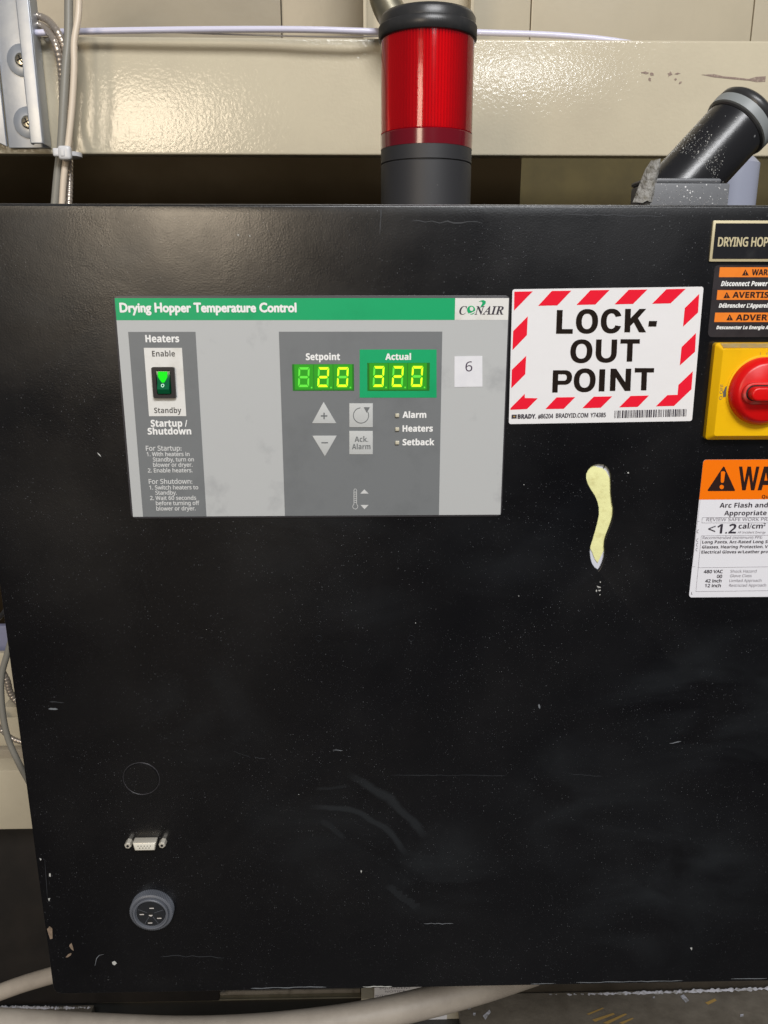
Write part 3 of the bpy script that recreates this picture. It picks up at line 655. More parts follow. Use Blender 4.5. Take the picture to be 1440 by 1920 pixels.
for ch, a, b, bs, tp in (('L', 379, 494, 390, 226), ('O', 514, 667, 386, 223), ('C', 686, 832, 384, 221), ('K', 852, 999, 380, 218), ('-', 1017, 1073, 340, 302),
                         ('O', 475, 628, 590, 433), ('U', 651, 797, 587, 430), ('T', 820, 954, 583, 428),
                         ('P', 352, 486, 797, 643), ('O', 499, 650, 791, 634), ('I', 674, 714, 789, 636), ('N', 751, 894, 786, 632), ('T', 919, 1052, 782, 628)):
    big(lk, ch, a, b, bs, tp, YL, M['label_black'], cc, 6)
def ctext(parent, s, x0, x1, b, cap, m, stl, y, cf, sc, fit=None, bold=0): 
    u0, v = cf(x0, b); u1, _ = cf(x1, b); return text(parent, s, u0, u1, v, cap/sc, m, stl, y, fit, bold)
shape(lk, [(72,951),(107,950),(106,977),(71,978)], YL, M['ink_text'], 'brand_mark', cropf=cc)
shape(lk, [(80,962),(89,957),(98,963),(89,971)], YL-.0001, M['ochre'], 'brand_mark', cropf=cc)
for s, a, b, v, stl in (('BRADY.', 114, 240, 978, 'b'), ('#86204', 255, 358, 976, 'r'), ('BRADYID.COM', 378, 600, 972, 'r'), ('Y74385', 618, 722, 968, 'r')):
    ctext(lk, s, a, b, v, 29, M['ink_text'], stl, YL, cc, 3.692, bold=.00012 if stl == 'b' else .0001)
rb_ = random.Random(4); xb = 785
bars = []
while xb < 1286:
    wd = rb_.choice([3, 3, 5, 8, 10]); bars.append((xb, wd)); xb += wd+rb_.choice([4, 4, 6, 9])
vs, fs = [], []
for xb, wd in bars:
    f_ = (xb-785)/500
    for q in ((xb, 922-f_*11), (xb+wd, 922-f_*11), (xb+wd-3, 975-f_*13), (xb-3, 975-f_*13)):
        X = at(*cc(*q), YL); vs.append((X[0], YL, X[1]))
    fs.append(tuple(range(len(vs)-4, len(vs))))
mesh('barcode', vs, fs, M['ink_text'], lk)
# ================================================================== NAMEPLATE
c6 = crop(1280, 400, 4.3625)
npx = at(1332.5, 450)[0]; npt = at(1400, 413.8)[1]; npb = at(1400, 490.6)[1]; RX = npx+.092
nm = thing('engraved_nameplate', (npx, 0, npb), 'black engraved nameplate with gold border reading DRYING HOPPER, cut off by the right edge', 'nameplate')
plate('border', rrect(npx, RX, npb, npt, .0006, 2), -.0013, .0001, M['gold'], nm, .0002)
plate('plate', rrect(npx+.0017, RX-.0017, npb+.0017, npt-.0017, .0004, 2), -.0015, -.0012, M['plate_black'], nm)
ctext(nm, 'DRYING HOPPER', 288, 694, 269, 72, M['gold'], 'r', -.0017, c6, 4.3625, fit='DRYING HOP', bold=.00022)
# ================================================================== TRILINGUAL WARNING
wx = at(1336, 580)[0]; wt_, wb_ = at(1400, 497)[1], at(1400, 632)[1]
wl = thing('trilingual_warning_label', (wx, 0, wb_), 'dark warning label with three orange bars between the nameplate and the yellow switch', 'label')
plate('film', rrect(at(1338, 560)[0]-.0015, RX, wb_, wt_, .003), -.0003, .0001, M['wl_black'], wl)
xo = at(*c6(280, 660))[0]
for (v0, v1) in ((441, 522), (628, 707), (812, 889)):
    zt_, zb_ = at(*c6(400, v0))[1], at(*c6(400, v1))[1]
    plate('orange_bar', [(xo, zb_), (RX-.002, zb_), (RX-.002, zt_), (xo, zt_)], -.00042, -.0002, M['orange'], wl)
for s, a, b, v, fit in (('WARNING', 565, 694, 505, 'WAR'), ('AVERTISSEMENT', 408, 700, 690, 'AVERTIS'), ('ADVERTENCIA', 435, 690, 875, 'ADVER')):
    ctext(wl, s, a, b, v, 47, M['ink_brown'], 'b', -.00055, c6, 4.3625, fit=fit, bold=.00008)
for a, b, bs, tp in ((486, 541, 508, 458), (334, 388, 693, 643), (358, 412, 875, 825)):
    shape(wl, [((a+b)/2, tp), (b, bs), (a, bs)], -.00055, M['ink_brown'], 'warning_symbol', cropf=c6)
    shape(wl, [((a+b)/2-3, tp+18), ((a+b)/2+3, tp+18), ((a+b)/2+2, bs-16), ((a+b)/2-2, bs-16)], -.0007, M['orange'], 'warning_symbol', cropf=c6)
    shape(wl, [((a+b)/2-3, bs-11), ((a+b)/2+3, bs-11), ((a+b)/2+3, bs-6), ((a+b)/2-3, bs-6)], -.0007, M['orange'], 'warning_symbol', cropf=c6)
ctext(wl, 'Disconnect Power', 313, 694, 594, 39, M['ink_white'], 'bi', -.00055, c6, 4.3625, bold=.00008)
ctext(wl, "Debrancher L'Appareil", 295, 706, 771, 33, M['ink_white'], 'bi', -.00055, c6, 4.3625, bold=.00008)
shape(wl, [(334, 741), (346, 733), (348, 737), (337, 744)], -.00056, M['ink_white'], 'accent', cropf=c6)
ctext(wl, 'Desconectar La Energia Antes', 275, 668, 947, 27, M['ink_white'], 'bi', -.00055, c6, 4.3625, fit='Desconectar La Energia ', bold=.00008)
# ================================================================== DISCONNECT SWITCH
yx0 = at(1326.5, 735)[0]; yz1 = at(1380, 642)[1]; yz0 = at(1380, 822)[1]; yw = (yz1-yz0)*1.0; yx1 = yx0+yw*1.02
ds = thing('disconnect_switch', ((yx0+yx1)/2, 0, (yz0+yz1)/2), 'yellow square disconnect switch with red rotary handle below the warning label', 'switch')
bm = bmesh.new(); r0 = rrect(yx0, yx1, yz0, yz1, .0022, 5); r1 = rrect(yx0+.0034, yx1-.0034, yz0+.0030, yz1-.0034, .0016, 5)
n = len(r0); vs = [(p[0], 0.0001, p[1]) for p in r0]+[(p[0], -.0045, p[1]) for p in r0]+[(p[0], -.0086, p[1]) for p in r1]+[(p[0], -.0090, p[1]) for p in [(q[0]+(0.0004 if q[0] < (yx0+yx1)/2 else -.0004), q[1]+(.0004 if q[1] < (yz0+yz1)/2 else -.0004)) for q in r1]]
fs = []
for L_ in range(3):
    for i in range(n): j = (i+1) % n; fs.append((L_*n+i, L_*n+j, (L_+1)*n+j, (L_+1)*n+i))
fs.append(tuple(range(3*n, 4*n)))
mesh('base', vs, fs, M['yellow'], ds, True, 32)
plate('top_dust', [(yx0+.003, yz1-.0002), (yx1-.003, yz1-.0002), (yx1-.0042, yz1-.0030), (yx0+.0042, yz1-.0030)], -.0047, -.0046, M['dust'], ds)
bm.free()
# the dust lies on the sloping top edge
o = bpy.data.objects[[c.name for c in ds.children if c.name.startswith('top_dust')][0]]
for v_ in o.data.vertices:
    f_ = (yz1-.0002-(v_.co.z+ds.location.z))/.0028; v_.co.y = -.0048-.0040*f_-.00012
YF = -.0090
rcx, rcz = at(1427, 733, YF); RR = rcx-at(1364.5, 733, YF)[0]
ring_o = lathe('seat_ring', [(RR+.0012, 0), (RR+.0011, .0005), (RR+.0002, .0007)], (rcx, YF, rcz), (0, -1, 0), M['yellow'], ds, 64)
lathe('handle_disc', [(RR, 0), (RR-.0002, .004), (RR*.86, .0075), (RR*.80, .0085), (.0001, .0088)], (rcx, YF, rcz), (0, -1, 0), M['red'], ds, 72, angle=50)
gr = []
gx = rcx-RR*.66; gh = RR*.20; gx2 = rcx+RR*.80
def capsule(xa, xb, z, h, n=10):
    out = [(xb-h+h*math.cos(math.radians(a)), z+h*math.sin(math.radians(a))) for a in range(-90, 91, 18)]+[(xa+h+h*math.cos(math.radians(a)), z+h*math.sin(math.radians(a))) for a in range(90, 271, 18)]
    return out
plate('grip_collar', capsule(gx-.0022, gx2, rcz-.0004, gh+.0028), YF-.0112, YF-.008, M['red_dusty'], ds, .0012, 3)
plate('grip_slot', capsule(gx-.0004, gx2, rcz, gh+.0007), YF-.01128, YF-.0110, M['hole'], ds)
plate('grip', capsule(gx+.0006, gx2, rcz-.0002, gh), YF-.0175, YF-.0105, M['red'], ds, .0016, 3)
def small(s, x0, x1, b, cap, y, m, stl='b'): ctext(ds, s, x0, x1, b, cap, m, stl, y, c6, 4.3625)
small('I', 630, 637, 1167, 27, YF-.0001, M['ink_dark'], 'r'); small('ON', 682, 722, 1167, 27, YF-.0001, M['ink_dark'], 'r')
# OFF written sideways
V_, F_ = glyphs('O OFF', 'r'); xa_ = min(p[0] for p in V_); xb2 = max(p[0] for p in V_); hh_ = max(p[1] for p in V_)
A0 = Vector((*at(*c6(322, 1524), YF-.0001),)); A1 = Vector((*at(*c6(328, 1398), YF-.0001),)); hgt = .0021
mesh_flat('lettering', [tuple(loc_of(ds, (A0.x-q[1]/hh_*hgt, YF-.0001, A0.y+(q[0]-xa_)/(xb2-xa_)*(A1.y-A0.y)))) for q in V_], F_, M['ink_dark'], ds)
shape(ds, [(332,1460),(352,1416),(362,1414),(352,1500),(330,1506)], YF-.0001, M['ink_dark'], 'padlock_symbol', cropf=c6)
# ================================================================== ARC FLASH LABEL
c8 = crop(1280, 840, 6.62)
ax = at(1305.5, 985)[0]; az1 = at(1400, 861.5)[1]; az0 = at(1400, 1119)[1]; ao = at(1400, 936)[1]; AX = ax+.12
af = thing('arc_flash_label', (ax, 0, az0), 'white arc flash warning label with vivid orange header below the yellow switch', 'label')
plate('paper', rrect(ax, AX, az0, az1, .0022, 5), -.00035, .0001, M['paper'], af)
R_ = rrect(ax, AX, ao, az1, .0022, 5); R_ = [p for i, p in enumerate(R_) if i < 12]+[(ax, ao), (AX, ao)]
plate('orange_header', R_, -.00047, -.0003, M['orange2'], af)
YA = -.0006
def lt(s, a, b, v, cap, m='ink_text', stl='b', fit=None, bold=0): ctext(af, s, a, b, v, cap, M[m], stl, YA, c8, 6.62, fit, bold)
shape(af, [(500,236),(510,230),(520,237),(650,522),(645,534),(318,535),(309,524)], YA, M['ink_brown'], 'warning_symbol', cropf=c8)
shape(af, [(475,300),(487,290),(515,290),(528,302),(512,420),(500,432),(482,432),(473,418)], YA-.0001, M['orange2'], 'warning_symbol', cropf=c8)
shape(af, [(485+27*math.cos(math.radians(a)), 484-27*math.sin(math.radians(a))) for a in range(0, 360, 24)], YA-.0001, M['orange2'], 'warning_symbol', cropf=c8)
big(af, 'W', 688, 942, 525, 230, YA, M['ink_brown'], c8, 12); big(af, 'A', 930, 1130, 525, 230, YA, M['ink_brown'], c8, 8)
lt('Qualified Persons Only', 980, 1062, 625, 42, 'ink_brown', fit='Qu')
lt('Arc Flash and Shock Risk', 458, 1055, 740, 58, fit='Arc Flash and'); lt('Appropriate PPE', 515, 1040, 836, 56, fit='Appropriate')
lt('REVIEW SAFE WORK PRACTICES', 295, 1050, 908, 40, 'ink_thin', 'r', fit='REVIEW SAFE WORK PR')
lt('<1.2', 312, 660, 1062, 118, fit=None); lt('cal/cm', 692, 992, 1000, 62); lt('2', 1002, 1028, 968, 36)
lt('AF Incident Energy', 683, 1030, 1060, 26, 'ink_thin', 'r')
lt('Recommended (minimum) PPE:', 248, 990, 1130, 33, 'ink_thin', 'r')
lt('Long Pants, Arc-Rated Long Sleeve', 243, 1050, 1185, 36, fit='Long Pants, Arc-Rated Long S')
lt('Glasses, Hearing Protection, V', 240, 1055, 1247, 36); lt('Electrical Gloves w/Leather pro', 232, 1056, 1310, 36)
for s, a, b, v in (('480 VAC', 262, 495, 1553), ('00', 425, 488, 1612), ('42 inch', 280, 480, 1668), ('12 inch', 277, 472, 1727)): lt(s, a, b, v, 38, 'ink_text', 'r', bold=.00010)
for s, a, b, v in (('Shock Hazard', 592, 915, 1547), ('Glove Class', 587, 855, 1603), ('Limited Approach', 580, 977, 1663), ('Restricted Approach', 575, 1035, 1722)): lt(s, a, b, v, 34, 'ink_thin', 'r')
lt('L', 106, 124, 1818, 32, 'ink_text', 'r')
for v in (1055, 1165, 1220, 1280): lt('C', 176-(v-1055)*.06, 198-(v-1055)*.06, v, 40, 'ink_text', 'r')
def rule(x0, y0, x1, y1, w=2.5):
    hz = abs(y1-y0) < abs(x1-x0); d = (0, w) if hz else (w, 0)
    shape(af, [(x0, y0), (x1, y1), (x1+d[0], y1+d[1]), (x0+d[0], y0+d[1])], YA, M['ink_thin'], 'ruled_line', cropf=c8)
rule(243, 862, 1150, 858); rule(240, 928, 1150, 927); rule(243, 862, 238, 928); rule(232, 1088, 1150, 1080); rule(232, 1088, 164, 1780); rule(195, 1484, 1150, 1472); rule(164, 1780, 1150, 1768)
rule(218, 640, 118, 1470, 1.5); rule(110, 1473, 158, 1472, 1.5); rule(182, 910, 212, 910, 1.5)
# ================================================================== D-SUB PORT
c3 = crop(200, 1400, 4.8)
pc_ = at(275, 1577); dsb = thing('serial_port', (pc_[0], 0, pc_[1]), 'small metal nine-pin serial port with two jackscrews, above the round socket', 'connector')
hp = .0068
def dpoly(y, ins=0.0):
    cx, cz = pc_; w1, w2, h = .0090-ins, .0078-ins, .0035-ins*.9
    return [(cx-w1, cz+h), (cx+w1, cz+h), (cx+w2, cz-h), (cx-w2, cz-h)]
def frustum(name, a, ya, b, yb, m, parent, bev=.0006):
    n = len(a); vs = [(p[0], ya, p[1]) for p in a]+[(p[0], yb, p[1]) for p in b]
    bm = bmesh.new(); V = [bm.verts.new(loc_of(parent, v)) for v in vs]
    bm.faces.new(V[:n]); bm.faces.new(V[n:][::-1])
    for i in range(n): bm.faces.new((V[i], V[n+i], V[n+(i+1) % n], V[(i+1) % n]))
    bmesh.ops.recalc_face_normals(bm, faces=bm.faces)
    if bev: bmesh.ops.bevel(bm, geom=bm.edges[:], offset=bev, segments=3, profile=.5, affect='EDGES')
    me = bpy.data.meshes.new(name); bm.to_mesh(me); bm.free(); return link(name, me, m, parent, True, 50)
frustum('shell', dpoly(0), -hp, dpoly(0), .0001, M['metal'], dsb)
frustum('insulator', dpoly(0, .0006), -hp-.00025, dpoly(0, .0006), -hp+.001, M['sub_face'], dsb, .0003)
for row, n_, dz in ((0, 5, .0009), (1, 4, -.0009)):
    for k in range(n_):
        lathe('pin_hole', [(.00042, 0), (.00042, .0001)], (pc_[0]+(k-(n_-1)/2)*.0024, -hp-.0003, pc_[1]+dz), (0, -1, 0), M['hole'], dsb, 10)
for sgn, mm in ((-1, 'metal'), (1, 'metal')):
    X = pc_[0]+sgn*.0132
    j_ = lathe('jackscrew', [(.0027, 0), (.0027, .0052), (.0023, .0057), (.0012, .0058)], (X, 0, pc_[1]), (0, -1, 0), M['metal'], dsb, 6, angle=20)
    lathe('jackscrew_hole', [(.0011, .0), (.0011, .0001)], (X, -.0058, pc_[1]), (0, -1, 0), M['hole'], dsb, 12)
# ================================================================== ROUND SOCKET
kx, kz = at(287, 1701); KR = at(326.5, 1701)[0]-kx
kn = thing('round_socket', (kx, 0, kz), 'round knurled dark grey socket with slotted face near the lower left of the black door', 'socket')
lathe('knurled_ring', [(KR*1.0, 0), (KR*1.0, .0062), (KR*.95, .0068), (KR*.90, .0070), (KR*.89, .0060), (KR*.84, .0058), (KR*.83, .0082), (KR*.80, .0086), (KR*.74, .0084), (KR*.72, .0066), (KR*.68, .0064)], (kx, 0, kz), (0, -1, 0), M['knob'], kn, 140,
      rmod=lambda j, k: (1+(.022 if k % 2 else -.016)) if j < 2 else 1, angle=25, caps=False)
lathe('insert', [(KR*.69, .0064), (KR*.67, .0074), (.0001, .0074)], (kx, 0, kz), (0, -1, 0), M['knob_dark'], kn, 48)
for a, kd in ((80, 0), (170, 0), (262, 0), (338, 0)):
    r_ = KR*.42; X, Z = kx+r_*math.cos(math.radians(a)), kz+r_*math.sin(math.radians(a))
    o = box('slot', X-.0017, X+.0017, -.00755, -.0073, Z-.0013, Z+.0011, M['hole'], kn)
    box('contact', X-.0017, X+.0017, -.0079, -.0072, Z-.0016, Z-.0010, M['contact'], kn)
lathe('centre_hole', [(.0019, 0), (.0018, .0001)], (kx, -.0075, kz), (0, -1, 0), M['hole'], kn, 20)
plate('contact', [(kx+.0016*math.cos(math.radians(a)), kz-.0003+.0016*math.sin(math.radians(a))) for a in range(195, 350, 15)], -.0078, -.0075, M['contact'], kn)
for a in (20, 200-45, 300, 190+50):
    c_, s_ = math.cos(math.radians(a)), math.sin(math.radians(a))
    plate('groove', [(kx+.003*c_-.00012*s_, kz+.003*s_+.00012*c_), (kx+KR*.64*c_-.00012*s_, kz+KR*.64*s_+.00012*c_), (kx+KR*.64*c_+.00012*s_, kz+KR*.64*s_-.00012*c_), (kx+.003*c_+.00012*s_, kz+.003*s_-.00012*c_)], -.00745, -.0073, M['knob'], kn)
# ================================================================== SIGNAL TOWER
TY = .145; tr = .0355
tcx = at(798, 370, TY)[0]; tr = at(881.5, 370, TY)[0]-tcx; tr *= 1.0
# silhouette half-width is nearly the radius; front surface height from the photo rows
def tz(v): return at(800, v, TY-tr)[1]
zbase = ZT+.001
tw = thing('signal_tower', (tcx, TY, zbase), 'red signal tower lamp with black ribbed cap standing on the black cabinet', 'signal light')
G = M['base_grey']
lathe('base', [(tr, 0), (tr, tz(297.5)-zbase-.0006), (tr-.0006, tz(297.5)-zbase), (.001, tz(297.5)-zbase)], (tcx, TY, zbase), (0, 0, 1), G, tw, 96)
z0_ = tz(296.2)
lathe('collar', [(tr*.97, -.001), (tr*.97, 0), (tr, .0004), (tr, tz(268)-z0_), (.001, tz(268)-z0_)], (tcx, TY, z0_), (0, 0, 1), G, tw, 96)
z0_ = tz(268); lathe('lens_skirt', [(tr*1.005, .0001), (tr*1.01, tz(237)-z0_-.001), (tr*.985, tz(237)-z0_), (.001, tz(237)-z0_)], (tcx, TY, z0_), (0, 0, 1), M['red_band'], tw, 96)
z0_ = tz(237); zt_ = tz(50)
lathe('ribbed_diffuser', [(tr*.955, .0002), (tr*.955, zt_-z0_)], (tcx, TY, z0_), (0, 0, 1), M['ribs'], tw, 352, rmod=lambda j, k: 1+(.022, .000, -.085, .000)[k % 4], angle=20)
lathe('lens', [(tr*1.0, .0002), (tr*1.0, zt_-z0_)], (tcx, TY, z0_), (0, 0, 1), M['lens'], tw, 96, caps=False)
cr = tr*1.045; z0_ = tz(50)
lathe('cap_ring', [(cr*.97, -.0006), (cr, .0), (cr, tz(24)-z0_-.0006), (cr*.985, tz(24)-z0_), (cr*.95, tz(24)-z0_)], (tcx, TY, z0_), (0, 0, 1), M['cap_black'], tw, 360, rmod=lambda j, k: (1+(.004 if k % 2 else -.004)) if j in (1, 2) else 1, angle=70)
z0_ = tz(24)
lathe('cap', [(cr*.975, -.0005), (cr*.975, .0052), (cr*.93, .0078), (cr*.6, .0092), (.001, .0094)], (tcx, TY, z0_), (0, 0, 1), M['cap_black'], tw, 96, angle=60)
# ================================================================== PIPE ELBOW ON THE CABINET
EY = .12
el = thing('pipe_elbow', (at(1290, 376, EY)[0], EY, ZT), 'stubby black pipe elbow with grey seal ring, flecked with white dust, on the cabinet top', 'pipe fitting')
ex0, ex1 = at(1209, 360, EY-.03)[0], at(1368, 360, EY-.03)[0]
box('flange', ex0, ex1, EY-.03, EY+.004, ZT+.001, at(1290, 343, EY-.03)[1], M['elbow_base'], el, .0015)
box('flange_top', ex0-.001, ex1-.006, EY-.0285, EY+.003, at(1290, 343, EY-.03)[1], at(1290, 333, EY-.03)[1], M['elbow_base'], el, .0022)
p0_ = Vector(pt(1277, 350, EY)); p1_ = Vector(pt(1412, 212, EY)); axv = (p1_-p0_).normalized()
pr = .0243; Ln = (p1_-p0_).length
def pipe_h(u, v): return (Vector(pt(u, v, EY))-p0_).dot(axv)
axv = (axv+Vector((0, .16, 0))).normalized()
hseal = Ln-.012
lathe('pipe', [(pr, -.02), (pr, hseal+.004)], tuple(p0_), axv, M['elbow'], el, 80)
lathe('seal_ring', [(pr*1.0, hseal), (pr*1.08, hseal+.001), (pr*1.09, hseal+.008), (pr*1.0, hseal+.009)], tuple(p0_), axv, M['seal'], el, 80)
lathe('hose_lip', [(pr*1.02, hseal-.0015), (pr*1.06, hseal-.0005), (pr*1.02, hseal+.001)], tuple(p0_), axv, M['cap_black'], el, 80)
lathe('end_cap', [(pr*1.02, hseal+.009), (pr*1.07, hseal+.011), (pr*1.06, hseal+.0145), (pr*.97, hseal+.017), (pr*.80, hseal+.017), (pr*.78, hseal+.008), (.001, hseal+.008)], tuple(p0_), axv, M['cap_black'], el, 80, angle=50)
# sealant run down beside the flange
rs_ = random.Random(3); vs, fs = [], []; L1 = [at(u, v, EY-.028) for u, v in ((1222, 300), (1212, 318), (1200, 340), (1192, 360), (1186, 380))]; R1 = [at(u, v, EY-.028) for u, v in ((1238, 300), (1236, 318), (1230, 340), (1228, 360), (1226, 380))]
for i, (a, b) in enumerate(zip(L1, R1)):
    for k in range(7):
        t = k/6; vs.append((a[0]+(b[0]-a[0])*t+rs_.uniform(-.0008, .0008), EY-.028-math.sin(t*math.pi)*.006+rs_.uniform(-.0012, .0012), a[1]+(b[1]-a[1])*t+rs_.uniform(-.0008, .0008)))
for i in range(4):
    for k in range(6): a = i*7+k; fs.append((a, a+1, a+8, a+7))
mesh('sealant', vs, fs, M['caulk'], el, True, 80)
# white crumbs of residue along the joint and on the pipe
rng = random.Random(8); vs, fs = [], []
def crumb(c, s):
    nb = len(vs); P = [Vector((rng.uniform(-1, 1), rng.uniform(-1, 1), rng.uniform(-1, 1))).normalized()*s*rng.uniform(.5, 1.2) for _ in range(4)]
    vs.extend(c+p for p in P); fs.extend([(nb, nb+1, nb+2), (nb, nb+2, nb+3), (nb, nb+3, nb+1), (nb+1, nb+3, nb+2)])
e1 = axv.orthogonal().normalized(); e2 = axv.cross(e1)
for _ in range(1700):
    h = abs(rng.gauss(0, .013))-.002; a = rng.uniform(0, 2*math.pi); q = p0_+axv*(h+.012)+(e1*math.cos(a)+e2*math.sin(a))*pr
    if q.y > EY or q.z < at(1290, 345, EY-.03)[1] or q.x > p0_.x+.02+h*.3: continue
    crumb(q, rng.choice([.0004, .0005, .0008]))
for _ in range(420):
    q = Vector((rng.uniform(ex0, ex1), EY-.0302-rng.uniform(0, .0003), ZT+abs(rng.gauss(0, .010))+.001))
    if q.z > at(1290, 336, EY-.03)[1]: q.z = at(1290, 340, EY-.03)[1]+rng.uniform(-.002, .002)
    crumb(q, rng.choice([.0003, .0005]))
o = mesh('residue', vs, fs, M['residue'], el); o['kind'] = 'stuff'
# ================================================================== BEAM AND BACKGROUND (machine frame)
BY = .36
bt = at(1200, 75, BY)[1]; bb = at(700, 291, BY)[1]
bm_ = thing('steel_beam', (0, BY, bb), 'glossy beige painted steel beam running across above the black cabinet', 'beam')
x_l, x_r = -.75, .85
box('web', x_l, x_r, BY, BY+.008, bb, bt, M['beam'], bm_, .0022, 3)
box('top_flange', x_l, x_r, BY+.0085, BY+.05, bt-.007, bt-.0005, M['beam'], bm_, .001)
box('bottom_flange', x_l, x_r, BY+.0085, BY+.022, bb+.0005, bb+.007, M['beam'], bm_, .001)
rm = random.Random(5)
def flake(u, v, w, h, n=9):
    P = [(u+w*math.cos(2*math.pi*i/n)*rm.uniform(.4, 1.1), v+h*math.sin(2*math.pi*i/n)*rm.uniform(.4, 1.1)) for i in range(n)]
    shape(bm_, P, BY-.0003, M['mark'], 'paint_chip')
for u, v, w, h in ((1210, 136, 8, 3), (1222, 140, 6, 4), (1218, 149, 4, 5), (1256, 139, 7, 5), (1270, 138, 6, 2), (1267, 149, 3, 3), (1276, 155, 4, 3)): flake(u, v, w, h)
shape(bm_, [(1315, 140), (1340, 139), (1356, 143), (1380, 145), (1404, 148), (1418, 144), (1436, 143), (1435, 153), (1420, 154), (1404, 151), (1380, 149), (1340, 145)], BY-.0003, M['mark'], 'paint_chip')
# machine housing behind the beam
PYB = .60
def panel(name, u0, u1, v0, v1, y, m, label, cat, th=.01, group=None):
    a, zt2 = at(u0, v0, y); b = at(u1, v0, y)[0]; zb2 = at(u0, v1, y)[1]
    o = box(name, a, b, y, y+th, zb2, zt2, m, None, .001)
    c = Vector(((a+b)/2, y, zb2))
    for v_ in o.data.vertices: v_.co -= c
    o.location = c
    return tag(o, label, cat, group)
zt_hi = .95
def wallp(name, xa, xb, za, zb, y, m, label, cat, group=None, th=.01, bev=.0028):
    o = box(name, xa, xb, y, y+th, za, zb, m, None, bev); c = Vector(((xa+xb)/2, y, za))
    for v_ in o.data.vertices: v_.co -= c
    o.location = c; return tag(o, label, cat, group)
zmid = at(700, 120, PYB)[1]
xs1, xs2, xs3 = at(527, 30, PYB)[0], at(995, 30, PYB)[0], at(1412, 30, PYB)[0]
xt = at(790, 30, PYB)[0]
GRP = 'beige housing panels above the beam'
wallp('housing_panel', -1.1, xs1-.0001, zmid, zt_hi, PYB, M['beige'], 'darker beige housing panel above the beam, leftmost, behind the cables', 'panel', GRP)
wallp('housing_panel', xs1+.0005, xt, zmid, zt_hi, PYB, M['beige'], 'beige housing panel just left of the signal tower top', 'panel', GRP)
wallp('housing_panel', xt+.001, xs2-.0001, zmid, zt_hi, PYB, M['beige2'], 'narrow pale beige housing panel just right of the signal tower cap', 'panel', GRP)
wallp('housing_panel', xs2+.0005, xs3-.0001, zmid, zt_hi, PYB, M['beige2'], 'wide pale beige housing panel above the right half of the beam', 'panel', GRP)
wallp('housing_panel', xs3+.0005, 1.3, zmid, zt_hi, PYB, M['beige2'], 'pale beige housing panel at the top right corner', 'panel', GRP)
# post behind the tower
py_ = .50
pa, pb_ = at(681, 25, py_)[0], at(889, 25, py_)[0]
po = thing('frame_post', ((pa+pb_)/2, py_, zmid), 'pale beige channel post rising behind the signal tower', 'post')
box('web', pa, pb_, py_+.03, py_+.034, zmid, zt_hi, M['beige2'], po, .001)
box('flange', pa, pa+.004, py_, py_+.029, zmid, zt_hi, M['beige2'], po, .001)
box('flange', pb_-.004, pb_, py_, py_+.029, zmid, zt_hi, M['beige2'], po, .001)
# recess below the beam; its shade is painted into both panel colours
xr1 = at(972, 340, .62)[0]
wallp('recess_wall', xr1+.001, 1.3, at(0, 1560, .55)[1], zmid-.002, .62, M['recess'], 'back panel with shade painted into its olive colour, in the gap right of the signal tower, between beam and cabinet', 'panel')
wallp('shade_painted_recess_wall', -1.1, xr1, at(0, 1560, .55)[1], zmid-.003, .60, mat('beige sheet in painted shade', '2a2010', .9, spec=.12, vary=(6, '33291a', .45, .7)), 'back panel with deep shade painted in as dark brown, in the gap left of the signal tower, between beam and cabinet', 'panel')
# grey cylinder behind the elbow
gy = .30
gc = at(1394, 340, gy)[0]
cy = lathe('air_cylinder', [(.026, 0), (.026, .16), (.020, .166), (.001, .166)], (0, 0, 0), (0, 0, 1), M['blue_grey'], None, 48)
cy.location = (gc, gy+.03, at(1394, 300, gy)[1]-.16); tag(cy, 'pale blue-grey cylinder standing behind the black pipe elbow', 'cylinder')
# steel pipe behind the tower
sp_ = tube('steel_pipe', [pt(712, -120, .33), pt(716, -50, .33), pt(722, 0, .33), pt(745, 40, .325), pt(790, 75, .32)], .0145, M['pipe'], None, 24)
tag(sp_, 'bent dull steel pipe coming down behind the signal tower cap', 'pipe')
# white tube along the beam
tb = tube('air_tube', [pt(60, 62, .345), pt(148, 59, .345), pt(330, 56, .342), pt(500, 55, .340), pt(600, 56, .338), pt(700, 59, .340), pt(770, 58, .355), pt(830, 58, .374), pt(900, 61, .378), pt(1000, 64, .378), pt(1070, 68, .378), pt(1140, 75, .378), pt(1220, 88, .378)], .0030, M['tube_white'], None, 14)
tag(tb, 'milky white plastic tube lying along the top of the beige beam', 'tube')
tb2 = tube('wire', [pt(330, 61, .347), pt(450, 65, .345), pt(560, 68, .343), pt(640, 69, .342), pt(700, 68, .342), pt(760, 66, .345)], .0008, M['nylon'], None, 8)
tag(tb2, 'thin pale wire sagging just below the milky white tube', 'wire')
# strut bracket
SY = BY-.003
sb = thing('strut_bracket', pt(50, 278, SY), 'galvanised steel strut bracket screwed to the left end of the beige beam', 'bracket')
zb_s = at(60, 278, SY)[1]; zt_s = at(60, -160, SY)[1]
xr_ = at(97, 278, SY)[0]; xl_ = at(19, 278, SY)[0]
box('back_plate', xl_, xr_, SY-.003, SY-.0002, zb_s, zt_s, M['zinc'], sb, .0006)
